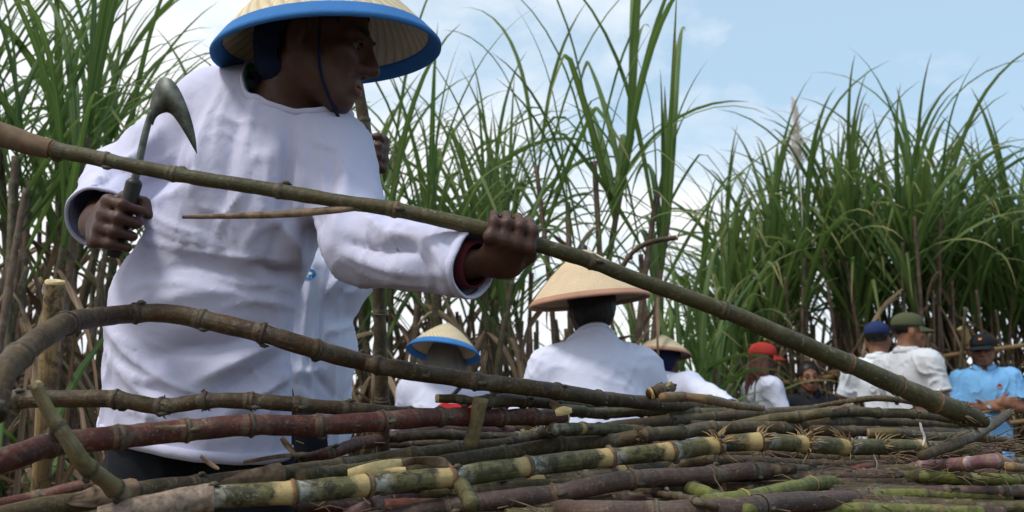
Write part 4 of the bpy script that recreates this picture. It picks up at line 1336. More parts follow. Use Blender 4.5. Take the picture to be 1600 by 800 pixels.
pole('bamboo_stake', [(86, 440, 1.95), (80, 520, 1.96), (72, 640, 1.97), (64, 770, 1.99), (52, 960, 2.03), (40, 1120, 2.06)], 0.0215, 'stake', 'upright weathered bamboo stake beside the arched cane', 'stake', seed=71)
pole('bamboo_rail', [(1440, 562, 7.4), (1500, 553, 7.4), (1560, 545, 7.4), (1680, 528, 7.4)], 0.019, 'rail', 'tan bamboo rail behind the man in the black cap', 'bamboo rail', 'bamboo rails at the field edge', seed=72)
pole('bamboo_rail', [(1195, 602, 7.5), (1260, 594, 7.5), (1330, 584, 7.5), (1400, 574, 7.5)], 0.022, 'rail', 'lower bamboo rail behind the dark-haired man', 'bamboo rail', 'bamboo rails at the field edge', seed=73)
pole('bamboo_rail', [(1270, 588, 7.6), (1330, 577, 7.6), (1420, 566, 7.6)], 0.018, 'rail', 'upper bamboo rail between the dark-haired man and the navy cap', 'bamboo rail', 'bamboo rails at the field edge', seed=74)
pole('bamboo_rail', [(1570, 662, 7.4), (1600, 658, 7.4), (1680, 652, 7.4)], 0.018, 'rail', 'low bamboo rail beside the elbow of the blue polo', 'bamboo rail', 'bamboo rails at the field edge', seed=75)
pole('bamboo_post', [(1520, 555, 7.3), (1510, 530, 7.3), (1502, 512, 7.3)], 0.040, 'rail', 'short split bamboo leaning behind the black cap', 'bamboo post', None, seed=76)
for i, (p, lb) in enumerate([([(1195, 530, 7.45), (1260, 565, 7.45), (1330, 598, 7.45)], 'yellowish stick slanting down behind the red cap'), ([(1268, 602, 7.35), (1310, 620, 7.35), (1335, 632, 7.35)], 'green-yellow stick beside the cheek of the dark-haired man'),
                             ([(1222, 545, 7.3), (1217, 580, 7.3), (1222, 615, 7.3)], 'upright dry stick just behind the red cap visor'), ([(1313, 610, 6.8), (1316, 630, 6.8), (1318, 645, 6.8)], 'short pale stick beside the white-shirted man')]):
    pole('dry_stick', p, 0.010, 'stake', lb, 'stick', 'dry sticks at the field edge', seed=80 + i)
pole('bowed_stalk', [(972, 418, 3.6), (985, 398, 3.6), (1005, 383, 3.6), (1030, 375, 3.6), (1058, 371, 3.6)], 0.011, 'c_dark', 'bowed dark dry stalk right beside the peach cone hat', 'sugarcane', None, seed=90)


# ------------------------------------------------------------------ people
UP = np.array([0, 0, 1.0])


def rot(v, axis, ang):
    axis = nrm(axis); v = np.asarray(v, float)
    return v * math.cos(ang) + np.cross(axis, v) * math.sin(ang) + axis * (axis @ v) * (1 - math.cos(ang))


def head_frame(F, yaw=0, pitch=0, roll=0):
    """yaw to the person's left, pitch down, roll towards the person's left; returns left, forward, up"""
    f = rot(F, UP, yaw)
    l = np.cross(UP, f)
    f2 = rot(f, l, pitch)
    u = np.cross(f2, l)
    l2, u2 = rot(l, f2, -roll), rot(u, f2, -roll)
    return np.array([l2, f2, u2])


def add_head(S, c, fr, s, k=0.012, neck_to=None):
    l, f, u = fr
    P = lambda a, b, d: c + s * (a * l + b * f + d * u)
    S.ell(P(0, -.012, .030), (.073 * s, .094 * s, .084 * s), fr, k)
    S.ell(P(0, .028, -.030), (.060 * s, .064 * s, .082 * s), fr, .02 * s)
    S.cone(P(0, .066, -.092), P(0, .060, -.088), .021 * s, k=.025 * s)
    for q in (-1, 1):
        S.cone(P(q * .052, -.005, -.045), P(q * .020, .058, -.092), .022 * s, .018 * s, k=.025 * s)
        S.ell(P(q * .044, .062, -.022), (.022 * s, .020 * s, .017 * s), fr, .02 * s)
        S.cone(P(q * .012, .083, .019), P(q * .045, .070, .017), .0115 * s, .009 * s, k=.014 * s)
        S.ell(P(q * .031, .096, -.001), (.015 * s, .014 * s, .0095 * s), fr, .010 * s, sub=True)
        S.ell(P(q * .075, -.012, -.012), (.009 * s, .020 * s, .031 * s), np.array([l * .94 - f * q * .34, f * .94 + l * q * .34, u]), .007 * s)
        S.cone(P(q * .013, .094, -.036), P(q * .010, .100, -.036), .0095 * s, .008 * s, k=.010 * s)
    S.cone(P(0, .088, .012), P(0, .111, -.031), .0075 * s, .0125 * s, k=.012 * s)
    S.cone(P(-.020, .086, -.062), P(.020, .086, -.062), .008 * s, k=.008 * s)
    S.cone(P(-.016, .085, -.074), P(.016, .085, -.074), .009 * s, k=.008 * s)
    S.cone(P(-.022, .098, -.0675), P(.022, .098, -.0675), .0028 * s, k=.004 * s, sub=True)
    if neck_to is not None:
        S.cone(neck_to, P(0, -.018, -.045), .060 * s, .053 * s, k=.025 * s)


def add_face_parts(root, loc, c, fr, s, eyes=True):
    l, f, u = fr
    P = lambda a, b, d: c + s * (a * l + b * f + d * u)
    for q in (-1, 1):
        bm = bmesh.new()
        bmesh.ops.create_uvsphere(bm, u_segments=14, v_segments=10, radius=.0118 * s)
        me = bpy.data.meshes.new('eye'); bm.to_mesh(me); bm.free()
        me.polygons.foreach_set('use_smooth', np.ones(len(me.polygons), dtype=bool))
        o = link('eye', me, M['eye'], root, P(q * .0315, .0752, -.002) - loc)
        bm = bmesh.new()
        bmesh.ops.create_uvsphere(bm, u_segments=12, v_segments=8, radius=.0062 * s)
        me = bpy.data.meshes.new('iris'); bm.to_mesh(me); bm.free()
        link('iris', me, M['iris'], o, s * (.0076 * f - .0018 * u))
        b = np.array([P(q * .014, .091, .022), P(q * .028, .089, .028), P(q * .046, .076, .024)]) - loc
        V, F, _ = tube(catmull(b, 4), np.array([.0035, .0042, .0042, .004, .0038, .0032, .0028, .002, .0015]) * s, 6)
        link('eyebrow', mesh_np('eyebrow', V, F), M['hair'], root)
        # upper lid
        b = np.array([P(q * .0185, .0865, .002), P(q * .0315, .0905, .0062), P(q * .046, .083, .001)]) - loc
        V, F, _ = tube(catmull(b, 4), np.linspace(.0034, .0026, 9) * s, 6)
        link('eyelid', mesh_np('eyelid', V, F), root.children[0].data.materials[0], root)
    b = np.array([P(-.024, .086, -.067), P(-.010, .0945, -.0635), P(0, .0955, -.065), P(.010, .0945, -.0635), P(.024, .086, -.067)]) - loc
    V, F, _ = tube(catmull(b, 4), np.r_[np.linspace(.002, .0052, 8), [.0052], np.linspace(.0052, .002, 8)] * s, 7)
    Gm = Geo().add(V, F)
    b = np.array([P(-.022, .086, -.069), P(0, .0955, -.075), P(.022, .086, -.069)]) - loc
    V, F, _ = tube(catmull(b, 4), np.r_[np.linspace(.002, .0058, 4), [.0062], np.linspace(.0058, .002, 4)] * s, 7)
    Gm.add(V, F)
    link('mouth', Gm.mesh('mouth'), M['lip'], root)


def add_grip(S, wrist, G, A, rr, s=1.0, flip=1, k=.006, thumb=True):
    """fist round a rod: G grip centre on the rod, A rod direction from little finger to index, rr rod radius"""
    A = nrm(A)
    Uv = G - wrist
    Uv = nrm(Uv - A * (Uv @ A))
    Nv = np.cross(A, Uv) * flip
    P = lambda a, u_, n_: G + A * a * s + Uv * u_ * s + Nv * n_ * s
    rs = rr / s
    hand_c = P(0, -.060, .008)
    S.ecap(wrist, P(0, -.055, .012), (.026 * s, .018 * s), (.037 * s, .014 * s), A, .02 * s)
    S.ecap(P(0, -.055, .012), P(0, .008, rs + .013), (.038 * s, .014 * s), (.038 * s, .011 * s), A, .012 * s)
    for i, a in enumerate((.034, .0115, -.011, -.032)):
        ln = (1.0, 1.08, 1.02, .86)[i]
        r0 = (.0088, .0092, .0088, .0077)[i]
        f = rs + r0
        p0 = P(a, .006, f + .006)
        p1 = P(a * .98, .030 * ln, f * .62)
        p2 = P(a * .94, .026 * ln, -f * .80)
        p3 = P(a * .92, -.004, -f * 1.04)
        S.cone(p0, p1, r0 * 1.12 * s, r0 * s, k=k * s)
        S.cone(p1, p2, r0 * 1.0 * s, r0 * .95 * s, k=.003 * s)
        S.cone(p2, p3, r0 * .93 * s, r0 * .78 * s, k=.003 * s)
        S.ell(p0, (.0115 * s, .0115 * s, .0115 * s), None, .006 * s)
        S.ell(p1, (.0104 * s, .0104 * s, .0104 * s), None, .004 * s)
    if thumb:
        t0, t1, t2, t3 = P(.022, -.060, -.002), P(.050, -.030, -.010), P(.048, -.002, -rs - .017), P(.030, .018, -rs - .021)
        S.cone(t0, t1, .017 * s, .0135 * s, k=.012 * s)
        S.cone(t1, t2, .013 * s, .0115 * s, k=.004 * s)
        S.cone(t2, t3, .0112 * s, .009 * s, k=.003 * s)


def add_open_hand(S, wrist, D, side, s=1.0, curl=0.35, k=.005):
    """relaxed hand: D direction of the hand, side = direction of the thumb"""
    D = nrm(D); sv = nrm(np.asarray(side) - D * (np.asarray(side) @ D)); n = np.cross(D, sv)
    S.ecap(wrist, wrist + D * .075 * s, (.026 * s, .018 * s), (.038 * s, .013 * s), sv, .015 * s)
    for i, a in enumerate((.030, .010, -.010, -.029)):
        ln = (.068, .078, .072, .056)[i] * s
        p = wrist + D * .080 * s + sv * a * s
        d = D
        r0 = (.0085, .0088, .0085, .0075)[i] * s
        for q in range(3):
            d = nrm(rot(d, sv, -curl * (0.5 + 0.4 * q)))
            p2 = p + d * ln * (.45, .31, .24)[q]
            S.cone(p, p2, r0 * (1 - .1 * q), r0 * (.92 - .1 * q), k=k * s)
            p = p2
    t = wrist + D * .02 * s + sv * .024 * s
    t2 = t + (D * .6 + sv * .6 - n * .2) * .045 * s
    S.cone(t, t2, .015 * s, .0115 * s, k=.012 * s)
    S.cone(t2, t2 + (D * .9 + sv * .25) * .035 * s, .011 * s, .008 * s, k=.004 * s)


def wrinkles(V, N, seed=0, amp=0.006):

    w = vnoise(V * np.array([11, 11, 4.5]) + vnoise(V * 6, seed + 5)[:, None] * 0.8, seed) * 0.38 + vnoise(V * np.array([24, 24, 14]), seed + 1) * 0.2 + vnoise(V * 55, seed + 2) * 0.08
    n1 = vnoise(V * np.array([14, 14, 8]) + vnoise(V * 7, seed + 8)[:, None], seed + 6)
    n2 = vnoise(V * np.array([26, 26, 17]) + vnoise(V * 11, seed + 9)[:, None], seed + 7)
    rd = (1 - np.abs(n1)) ** 7 * 1.35 * np.clip(vnoise(V * 5, seed + 11) * 1.6 + .45, 0, 1) + (1 - np.abs(n2)) ** 7 * 0.6 * np.clip(vnoise(V * 7, seed + 12) * 1.6 + .4, 0, 1)
    return V + N * ((w + rd) * amp)[:, None]


def folds_px(V, N, loc, folds):
    """creases given where they are seen: each ((px,py)...), width px, height in m"""
    Wd = V + loc
    d = Wd - CO
    t = d @ CF
    px = 800 + FPX * d[:, 0] / t
    py = 400 - FPX * (d @ CU) / t
    facing = np.clip(-(N * (d / np.linalg.norm(d, axis=1)[:, None])).sum(1) * 2.0 + 0.25, 0, 1)
    h = np.zeros(len(V))
    for pts, wd, am in folds:
        C = catmull(np.array(pts, float), 8) if len(pts) > 2 else np.array(pts, float)
        best = np.full(len(V), 1e9); bf = np.zeros(len(V))
        m = len(C) - 1
        for i in range(m):
            a, b = C[i], C[i + 1]
            ab = b - a
            tt = np.clip(((px - a[0]) * ab[0] + (py - a[1]) * ab[1]) / (ab @ ab + 1e-9), 0, 1)
            dd = np.hypot(px - a[0] - tt * ab[0], py - a[1] - tt * ab[1])
            c = dd < best
            best[c] = dd[c]; bf[c] = (i + tt[c]) / m
        taper = np.sin(np.pi * np.clip(0.08 + 0.84 * bf, 0, 1)) ** 0.6
        h += am * (0.45 * np.exp(-(best / wd) ** 2) + 0.62 * np.exp(-best / (0.55 * wd))) * taper
    return V + N * (h * facing)[:, None]


def lathe_local(prof, c, fr, seg=64, wob=0.0, seed=0, uvv=None):
    """profile (r, h) turned round head axis"""
    l, f, u = fr
    n = len(prof)
    V, UVc = [], []
    for i, (r_, h) in enumerate(prof):
        for k in range(seg + 1):
            a = 2 * math.pi * k / seg
            w_ = 1 + wob * math.sin(2 * a + seed) + wob * 0.6 * math.sin(3 * a + 1.3 * seed)
            V.append(c + (l * math.cos(a) + f * math.sin(a)) * r_ * w_ + u * (h + wob * 0.35 * r_ * math.cos(2 * a + seed + 1)))
            UVc.append((k / seg, uvv[i] if uvv else i / (n - 1)))
    F = [[i * (seg + 1) + k, i * (seg + 1) + k + 1, (i + 1) * (seg + 1) + k + 1, (i + 1) * (seg + 1) + k] for i in range(n - 1) for k in range(seg)]
    return np.array(V), np.array(F), np.array(UVc)


def cone_hat(root, loc, c, fr, Rr, H, mat, bandmat, bandw=0.10, wob=0.012, seed=0, apex_tip=False, lip=0.0):
    """conical straw hat; c = centre of brim"""
    out, uv = [], []
    m = 22
    for i in range(m + 1):
        v = i / m
        rr = max(0.0005, Rr * v)
        hh = H * (1 - v) + 0.018 * math.sin(math.pi * v) * (H / 0.17) - lip * max(0, v - 0.85)
        out.append((rr, hh + 0.0008 * (i % 2))); uv.append(v)
    inn = [(max(0.0004, r_ - 0.003), h - 0.0055) for r_, h in out[::-1]]
    V, F, UVc = lathe_local(out + inn, c - loc, fr, 72, wob, seed, uv + uv[::-1])
    hat = link('hat', mesh_np('hat', V, F, UVc), M[mat], root)
    r0 = 1 - bandw
    o_ = [(Rr * v, H * (1 - v) + 0.018 * math.sin(math.pi * v) * (H / 0.17) + 0.0022) for v in np.linspace(r0, 1.0, 5)]
    prof = o_ + [(Rr * 1.012, -0.0015), (Rr * 1.008, -0.008)] + [(r_ - 0.003, h - 0.0105) for r_, h in o_[::-1]] + [o_[0]]
    V, F, UVc = lathe_local(prof, c - loc, fr, 72, wob, seed)
    link('brim_band', mesh_np('brim_band', V, F, UVc), M[bandmat], hat)
    if apex_tip:
        V, F, UVc = lathe_local([(0.016, H - 0.014), (0.012, H + 0.004), (0.006, H + 0.012), (0.0005, H + 0.015)], c - loc, fr, 16)
        link('hat_tip', mesh_np('hat_tip', V, F, UVc), M['handle'], hat)
    return hat


def cap_hat(root, loc, c, fr, s, mat, brim=0.075, name='cap', mark=None, strap=None):
    l, f, u = fr
    V, UVc, F = [], [], []
    n, m = 12, 32
    rx, ry, rz = .081 * s, .100 * s, .078 * s
    cc = c + s * (-.010 * f + .034 * u) - loc
    for i in range(n + 1):
        th = (math.pi / 2) * i / n
        for k in range(m):
            a = 2 * math.pi * k / m
            x, y = math.cos(a) * rx * math.sin(th), math.sin(a) * ry * math.sin(th)
            z = rz * math.cos(th) ** 0.85 + 0.006 * s * math.sin(th) * max(0, math.sin(a))
            seam = 1 + 0.006 * abs(math.sin(3 * a)) * math.sin(th)
            V.append(cc + (l * x + f * y) * seam + u * z)
    for r_, z in ((1.0, -.016), (.965, -.016), (.955, .01)):
        for k in range(m):
            a = 2 * math.pi * k / m
            V.append(cc + l * math.cos(a) * rx * r_ + f * math.sin(a) * ry * r_ + u * (z * s))
    R_ = n + 1 + 3
    F = [[i * m + k, i * m + (k + 1) % m, (i + 1) * m + (k + 1) % m, (i + 1) * m + k] for i in range(R_ - 1) for k in range(m)]
    cap = link(name, mesh_np(name, np.array(V), np.array(F)), M[mat], root)
    # visor
    V, F = [], []
    q, p = 7, 15
    for top in (1, 0):
        for i in range(q):
            v = i / (q - 1)
            for k in range(p):
                x = -1 + 2 * k / (p - 1)
                ang = math.pi / 2 - x * 1.12
                b = np.array([math.cos(ang) * rx, math.sin(ang) * ry])
                ext = brim * s * (1 - abs(x) ** 2.6) * v
                drop = -.012 * s - .018 * s * v - .016 * s * x * x * v
                V.append(cc + l * (b[0] * (1 + .10 * v)) + f * (b[1] + ext) + u * (drop - (0 if top else .0045 * s)))
    for top in (0, 1):
        o = top * q * p
        for i in range(q - 1):
            for k in range(p - 1):
                f4 = [o + i * p + k, o + i * p + k + 1, o + (i + 1) * p + k + 1, o + (i + 1) * p + k]
                F.append(f4 if top == 0 else f4[::-1])
    edge = [(i, 0) for i in range(q)] + [(q - 1, k) for k in range(1, p)] + [(i, p - 1) for i in range(q - 2, -1, -1)]
    for e in range(len(edge) - 1):
        a, b = edge[e][0] * p + edge[e][1], edge[e + 1][0] * p + edge[e + 1][1]
        F.append([a, b, b + q * p, a + q * p])
    link('visor', mesh_np('visor', np.array(V), np.array(F)), M[mat], cap)
    V, F, _ = tube(np.array([cc + u * (rz - .002), cc + u * (rz + .004 * s)]), [.007 * s, .004 * s], 10)
    link('cap_button', mesh_np('cap_button', V, F), M[mat], cap)
    if mark:
        for (mx, mz, mw, mh, mm) in mark:
            Vm, Fm = [], []
            for i in range(4):
                for k in range(4):
                    a = math.pi / 2 - (mx + mw * (k / 3 - .5))
                    zz_ = mz + mh * (i / 3 - .5)
                    sn = math.sqrt(max(0, 1 - (zz_ / rz) ** 2)) * 1.02
                    Vm.append(cc + l * math.cos(a) * rx * sn * 1.01 + f * math.sin(a) * ry * sn * 1.03 + u * (zz_ + .004))
            Fm = [[i * 4 + k, i * 4 + k + 1, (i + 1) * 4 + k + 1, (i + 1) * 4 + k] for i in range(3) for k in range(3)]
            link('emblem', mesh_np('emblem', np.array(Vm), np.array(Fm)), M[mm], cap)
    return cap


def hair_cap(root, loc, c, fr, s, mat='hair', long=False, low=-.055, front=.045, short=False, cap=False):
    l, f, u = fr
    S = Field(c - np.array([.2, .2, .42 if long else .2]), c + .2, .0055 * s)
    P = lambda a, b, d: c + s * (a * l + b * f + d * u)
    S.ell(P(0, -.018, .036), (.080 * s, .098 * s, .088 * s), fr, .01)
    if not short:
        S.ell(P(0, -.050, -.02), (.070 * s, .056 * s, .072 * s), fr, .03)
    if long:
        rr = random.Random(4)
        for i in range(15):
            a = -1.45 + 2.9 * i / 14
            x, y = math.sin(a) * .070, -math.cos(a) * .075 - .01
            p = P(x, y, .0)
            q = P(x * 1.22 + rr.uniform(-.01, .01), y * 1.28, -.10)
            S.cone(p, q, .020 * s, .016 * s, k=.010)
            S.cone(q, q + np.array([rr.uniform(-.02, .02), rr.uniform(-.02, .02), -rr.uniform(.10, .19)]) * s + f * -.02 * s, .015 * s, .006 * s, k=.006)
    V, F = S.nets()
    V = V - loc
    N = vnormals(V, F)
    V = V + N * (vnoise(V * np.array([150, 150, 40]), 3) * .0016)[:, None]
    cc = c - loc
    # clear the face
    q = (V - cc) / s
    a, b, d = q @ l, q @ f, q @ u
    covered = (d > .035) if cap else np.zeros(len(d), bool)
    keep = ~covered & ~((b > front) & (d < .070 - .3 * np.abs(a)) & True)
    keep &= ~((d < low) & (b > -.02)) if not long else ~((b > -.004) & (d < .03))
    ear = (np.abs(a) > .055) & (b > -.035) & (d < .02)
    if not long:
        keep &= ~ear
    fm = keep[F].all(axis=1)
    used = np.unique(F[fm]); mp = np.full(len(V), -1); mp[used] = np.arange(len(used))
    return link('hair', mesh_np('hair', V[used], mp[F[fm]]), M[mat], root)


def collar_polo(root, loc, neck, fr, s, mat, rad=.066, parent=None):
    """folded shirt collar, open in front; fr: left, forward, up of the torso"""
    l, f, u = fr
    V, F = [], []
    m = 40
    prof = [(0.0, .012), (.000, .030), (.006, .040), (.013, .036), (.024, .008), (.022, .006), (.012, .028), (.006, .030)]
    for k in range(m + 1):
        a = math.pi / 2 + .20 + (2 * math.pi - .40) * k / m
        fr_ = max(0, math.sin(a))
        for (dr, h) in prof:
            pt = dr + (fr_ ** 3) * .014 * (1 if h < .03 else .3)
            V.append(neck - loc + s * ((l * math.cos(a) * (rad + pt) + f * math.sin(a) * (rad * .95 + pt)) + u * (h - .030 * fr_ ** 2 - (0.016 * fr_ ** 4 if h < .02 else 0))))
    n = len(prof)
    F = [[k * n + i, k * n + (i + 1) % n, (k + 1) * n + (i + 1) % n, (k + 1) * n + i] for k in range(m) for i in range(n)]
    return link('collar', mesh_np('collar', np.array(V), np.array(F)), M[mat], parent or root)


def solid(o, th=.003):
    md = o.modifiers.new('thickness', 'SOLIDIFY')
    md.thickness = th
    md.offset = -1
    return o


def person(base, F, s, label, J=None, lean=0.0, side_lean=0.0, head=(0, 0, 0), skin_mat='skin', shirt='shirt', trousers='trouser', sleeve='long', vox=.009, hands=None, neckcut=.055,
           hem=.80, girth=1.0, seed=0, folds=(), group=None, wr=.006, crew=True, head_c=None, cuffbands=True, hem_dir=None, sleeve_r=(.062, .052), shirt_extra=None, cuff_off=(-.012, -.012), up_cut=.09, neck_off=.012):
    """base: point on the ground; F: facing; J: joint overrides in world coordinates"""
    base = np.asarray(base, float)
    F = nrm([F[0], F[1], 0]); L = np.cross(UP, F)

    def W_(a, b, c, upper=False):
        v = np.array([a, b, c], float) * s
        if upper:
            z0 = .93 * s
            q = v - np.array([0, 0, z0])
            q = np.array([q[0], q[1] * math.cos(lean) + q[2] * math.sin(lean), -q[1] * math.sin(lean) + q[2] * math.cos(lean)])
            q = np.array([q[0] * math.cos(side_lean) + q[2] * math.sin(side_lean), q[1], -q[0] * math.sin(side_lean) + q[2] * math.cos(side_lean)])
            v = q + np.array([0, 0, z0])
        return base + L * v[0] + F * v[1] + UP * v[2]
    j = dict(pelvis=W_(0, 0, .93), waist=W_(0, .005, 1.06, 1), chest=W_(0, .0, 1.26, 1), neck=W_(0, -.01, 1.405, 1), head=W_(0, .022, 1.555, 1),
             shL=W_(.165, -.005, 1.355, 1), shR=W_(-.165, -.005, 1.355, 1), elL=W_(.235, -.02, 1.10, 1), elR=W_(-.235, -.02, 1.10, 1), wrL=W_(.235, .08, .875, 1), wrR=W_(-.235, .08, .875, 1),
             hipL=W_(.076, 0, .88), hipR=W_(-.076, 0, .88), knL=W_(.095, .02, .48), knR=W_(-.095, .02, .48), anL=W_(.10, -.02, .075), anR=W_(-.10, -.02, .075))
    if J:
        for k_, v in J.items():
            j[k_] = W_(*v[1:], 1) if isinstance(v, tuple) and v[0] == 'l' else np.asarray(v, float)
    tu = nrm(j['neck'] - j['waist'])                      # torso axis
    tl = nrm(j['shL'] - j['shR']); tf = nrm(np.cross(tl, tu)); 
    if tf @ F < -0.2:
        tf = -tf
    fr = head_frame(F, *head)
    loc = base.copy()
    root = empty('person', loc, label, 'person', group)
    pts = np.array([v for v in j.values()])
    lo = pts.min(0) - .22 * s; hi = pts.max(0) + .22 * s
    # ---- body, one surface
    S = Field(lo, hi, vox)
    S.ecap(j['pelvis'], j['waist'], (.135 * s, .095 * s), (.120 * s, .085 * s), tl, .04 * s)
    S.ecap(j['waist'], j['chest'], (.120 * s, .085 * s), (.135 * s, .092 * s), tl, .05 * s)
    S.cone(j['shL'] - tl * .035 * s, j['shR'] + tl * .035 * s, .058 * s, k=.05 * s)
    S.cone(j['chest'], j['neck'], .09 * s, .058 * s, k=.05 * s)
    for q in 'LR':
        S.cone(j['sh' + q], j['el' + q], .046 * s, .037 * s, k=.02 * s)
        S.cone(j['el' + q], j['wr' + q], .038 * s, .0255 * s, k=.012 * s)
        S.cone(j['hip' + q], j['kn' + q], .074 * s, .054 * s, k=.03 * s)
        S.cone(j['kn' + q], j['an' + q], .054 * s, .036 * s, k=.02 * s)
        S.ecap(j['an' + q] + np.array([0, 0, -.045 * s]), j['an' + q] + np.array([0, 0, -.045 * s]) + F * .15 * s, (.034 * s, .030 * s), (.040 * s, .022 * s), L, .02 * s)
        h = (hands or {}).get(q, ('open',))
        if h[0] == 'open':
            D = nrm(j['wr' + q] - j['el' + q]) if len(h) < 2 else h[1]
            add_open_hand(S, j['wr' + q], D, F if len(h) < 3 else h[2], s)
        elif h[0] == 'grip':
            add_grip(S, j['wr' + q], *h[1:5], **(h[5] if len(h) > 5 else {}))
    add_head(S, j['head'], fr, s, neck_to=j['neck'] - tu * .03 * s)
    V, Fq = S.nets()
    V = relax(V, Fq, 1, .4)
    body = link('body', mesh_np('body', V - loc, Fq), M[skin_mat], root)
    add_face_parts(root, loc, j['head'], fr, s)
    # ---- shirt
    S = Field(lo, hi, max(vox, .007))
    hz = j['pelvis'] + UP * (hem - .93) * s - UP * .10
    hd = nrm(hem_dir) if hem_dir is not None else nrm(j['waist'] - hz)
    g = girth
    S.ecap(hz, j['waist'], (.172 * s * g, .128 * s * g), (.165 * s * g, .122 * s * g), tl, .05 * s)
    S.ecap(j['waist'], j['chest'], (.165 * s * g, .122 * s * g), (.172 * s * g, .120 * s), tl, .05 * s)
    S.cone(j['shL'] - tl * .03 * s - tu * .02 * s, j['shR'] + tl * .03 * s - tu * .02 * s, .072 * s, k=.06 * s)
    S.cone(j['chest'], j['neck'] + tu * .05 * s, .105 * s, .066 * s, k=.06 * s)
    for q in 'LR':
        S.cone(j['neck'] - tu * .045 * s, j['sh' + q] - tu * .012 * s, .062 * s, .062 * s, k=.05 * s)
    r1, r2 = sleeve_r
    for q in 'LR':
        S.cone(j['sh' + q] - tu * .012 * s, j['el' + q], .066 * s, r1 * s, k=.05 * s)
        if sleeve == 'long':
            S.cone(j['el' + q], j['wr' + q] + nrm(j['wr' + q] - j['el' + q]) * .04, r1 * s, r2 * s, k=.02 * s)
    if shirt_extra:
        shirt_extra(S, j)
    V, Fq = S.nets()
    V = relax(V, Fq, 2, .5) - loc
    N = vnormals(V, Fq)
    V = wrinkles(V, N, seed, wr * s)
    if folds:
        V = folds_px(V, vnormals(V, Fq), loc, folds)
    cuts = [(j['neck'] + tu * neck_off * s + tf * .0 - loc, tu * .82 + tf * .55, j['neck'] - loc + tu * .03, .105 * s)]
    hemz = j['pelvis'] + UP * (hem - .93) * s
    cuts.append((hemz - loc, -hd, hemz - loc - hd * .08, .34 * s))
    for q in 'LR':
        if sleeve == 'long':
            d = nrm(j['wr' + q] - j['el' + q])
            cuts.append((j['wr' + q] + d * cuff_off[0 if q == 'L' else 1] - loc, d, j['wr' + q] - loc, .075 * s + r2 * s * .4))
        else:
            d = nrm(j['el' + q] - j['sh' + q])
            cuts.append((j['el' + q] - d * up_cut * s - loc, d, j['el' + q] - loc, (.10 + up_cut) * s))
    me, loops = cut_mesh(V, Fq, cuts, 'shirt')
    sh = solid(link('shirt', me, M[shirt], root), .003)
    nk = j['neck'] + tu * .03 * s - loc
    for lp in loops:
        c = lp.mean(0)
        if np.linalg.norm(c - nk) < .12 * s and len(lp) > 12:
            if crew:
                band(lp, .018 * s, .0042, tu * .82 + tf * .55, 'neckband', M[shirt], sh)
            collar_loop = lp
        elif len(lp) > 12 and cuffbands:
            ax = nrm(c - (j['elL'] - loc)) if np.linalg.norm(c - (j['wrL'] - loc)) < .12 * s else (nrm(c - (j['elR'] - loc)) if np.linalg.norm(c - (j['wrR'] - loc)) < .12 * s else None)
            if ax is not None:
                band(lp, .016 * s, .0045, ax, 'cuff', M[shirt], sh)
            elif c[2] + loc[2] < j['waist'][2] + .02:
                band(lp, .020 * s, .0042, -hd, 'hem', M[shirt], sh)
    # ---- trousers
    S = Field(np.array([lo[0], lo[1], base[2] - .02]), np.array([hi[0], hi[1], j['waist'][2] + .12]), .012)
    S.ecap(j['pelvis'], j['waist'], (.140 * s, .100 * s), (.125 * s, .092 * s), tl, .03 * s)
    for q in 'LR':
        S.cone(j['hip' + q], j['kn' + q], .084 * s, .070 * s, k=.03 * s)
        S.cone(j['kn' + q], j['an' + q], .074 * s, .062 * s, k=.02 * s)
    V, Fq = S.nets()
    V = relax(V, Fq, 2, .5) - loc
    V = wrinkles(V, vnormals(V, Fq), seed + 9, .008)
    link('trousers', mesh_np('trousers', V, Fq), M[trousers], root)
    return root, dict(j=j, fr=fr, loc=loc, s=s, tl=tl, tf=tf, tu=tu, shirt=sh, F=F, L=L, collar=collar_loop if 'collar_loop' in locals() else None)


def chest_mark(info, off_l, off_u, parts, name='emblem'):
    """small printed mark on the chest: thin discs laid on the cloth, found by casting onto the shirt"""
    j, tl, tf, tu, s = info['j'], info['tl'], info['tf'], info['tu'], info['s']
    me = info['shirt'].data
    n = len(me.vertices)
    co = np.zeros(n * 3); me.vertices.foreach_get('co', co); co = co.reshape(-1, 3)
    c = j['chest'] - info['loc'] + tl * off_l * s + tu * off_u * s
    q = co - c
    a, b, d = q @ tl, q @ tu, q @ tf
    root_mark = None
    for (dl, du, r_, mm, lift) in parts:
        m = 22
        V, F = [], []
        rings = (0.0, .55, 1.0)
        for ri in rings:
            for k in range(m):
                an = 2 * math.pi * k / m
                x, y = dl + r_[0] * ri * math.cos(an), du + r_[1] * ri * math.sin(an)
                dist = np.hypot(a - x, b - y) + np.where(d > 0, 0, 10)
                i = np.argsort(dist)[:4]
                h = np.average(d[i], weights=1 / (dist[i] + .002))
                V.append(c + tl * x + tu * y + tf * (h + .0022 + lift))
        F = [[i * m + k, i * m + (k + 1) % m, (i + 1) * m + (k + 1) % m, (i + 1) * m + k] for i in range(2) for k in range(m)]
        o = link(name, mesh_np(name, np.array(V), np.array(F)), M[mm], info['shirt'] if root_mark is None else root_mark)
        root_mark = root_mark or o


def at_ground(px, t, z=0.0, zref=1.4):
    p = U(px, 400, t)
    return np.array([p[0], (t - (zref - CAMZ) * math.sin(PITCH)) / math.cos(PITCH), z])


def hat_frame(up, fwd=(0, 1, 0)):
    u = nrm(up); f = np.asarray(fwd, float); f = nrm(f - u * (f @ u)); return np.array([np.cross(f, u) * -1 if False else np.cross(u, f), f, u])


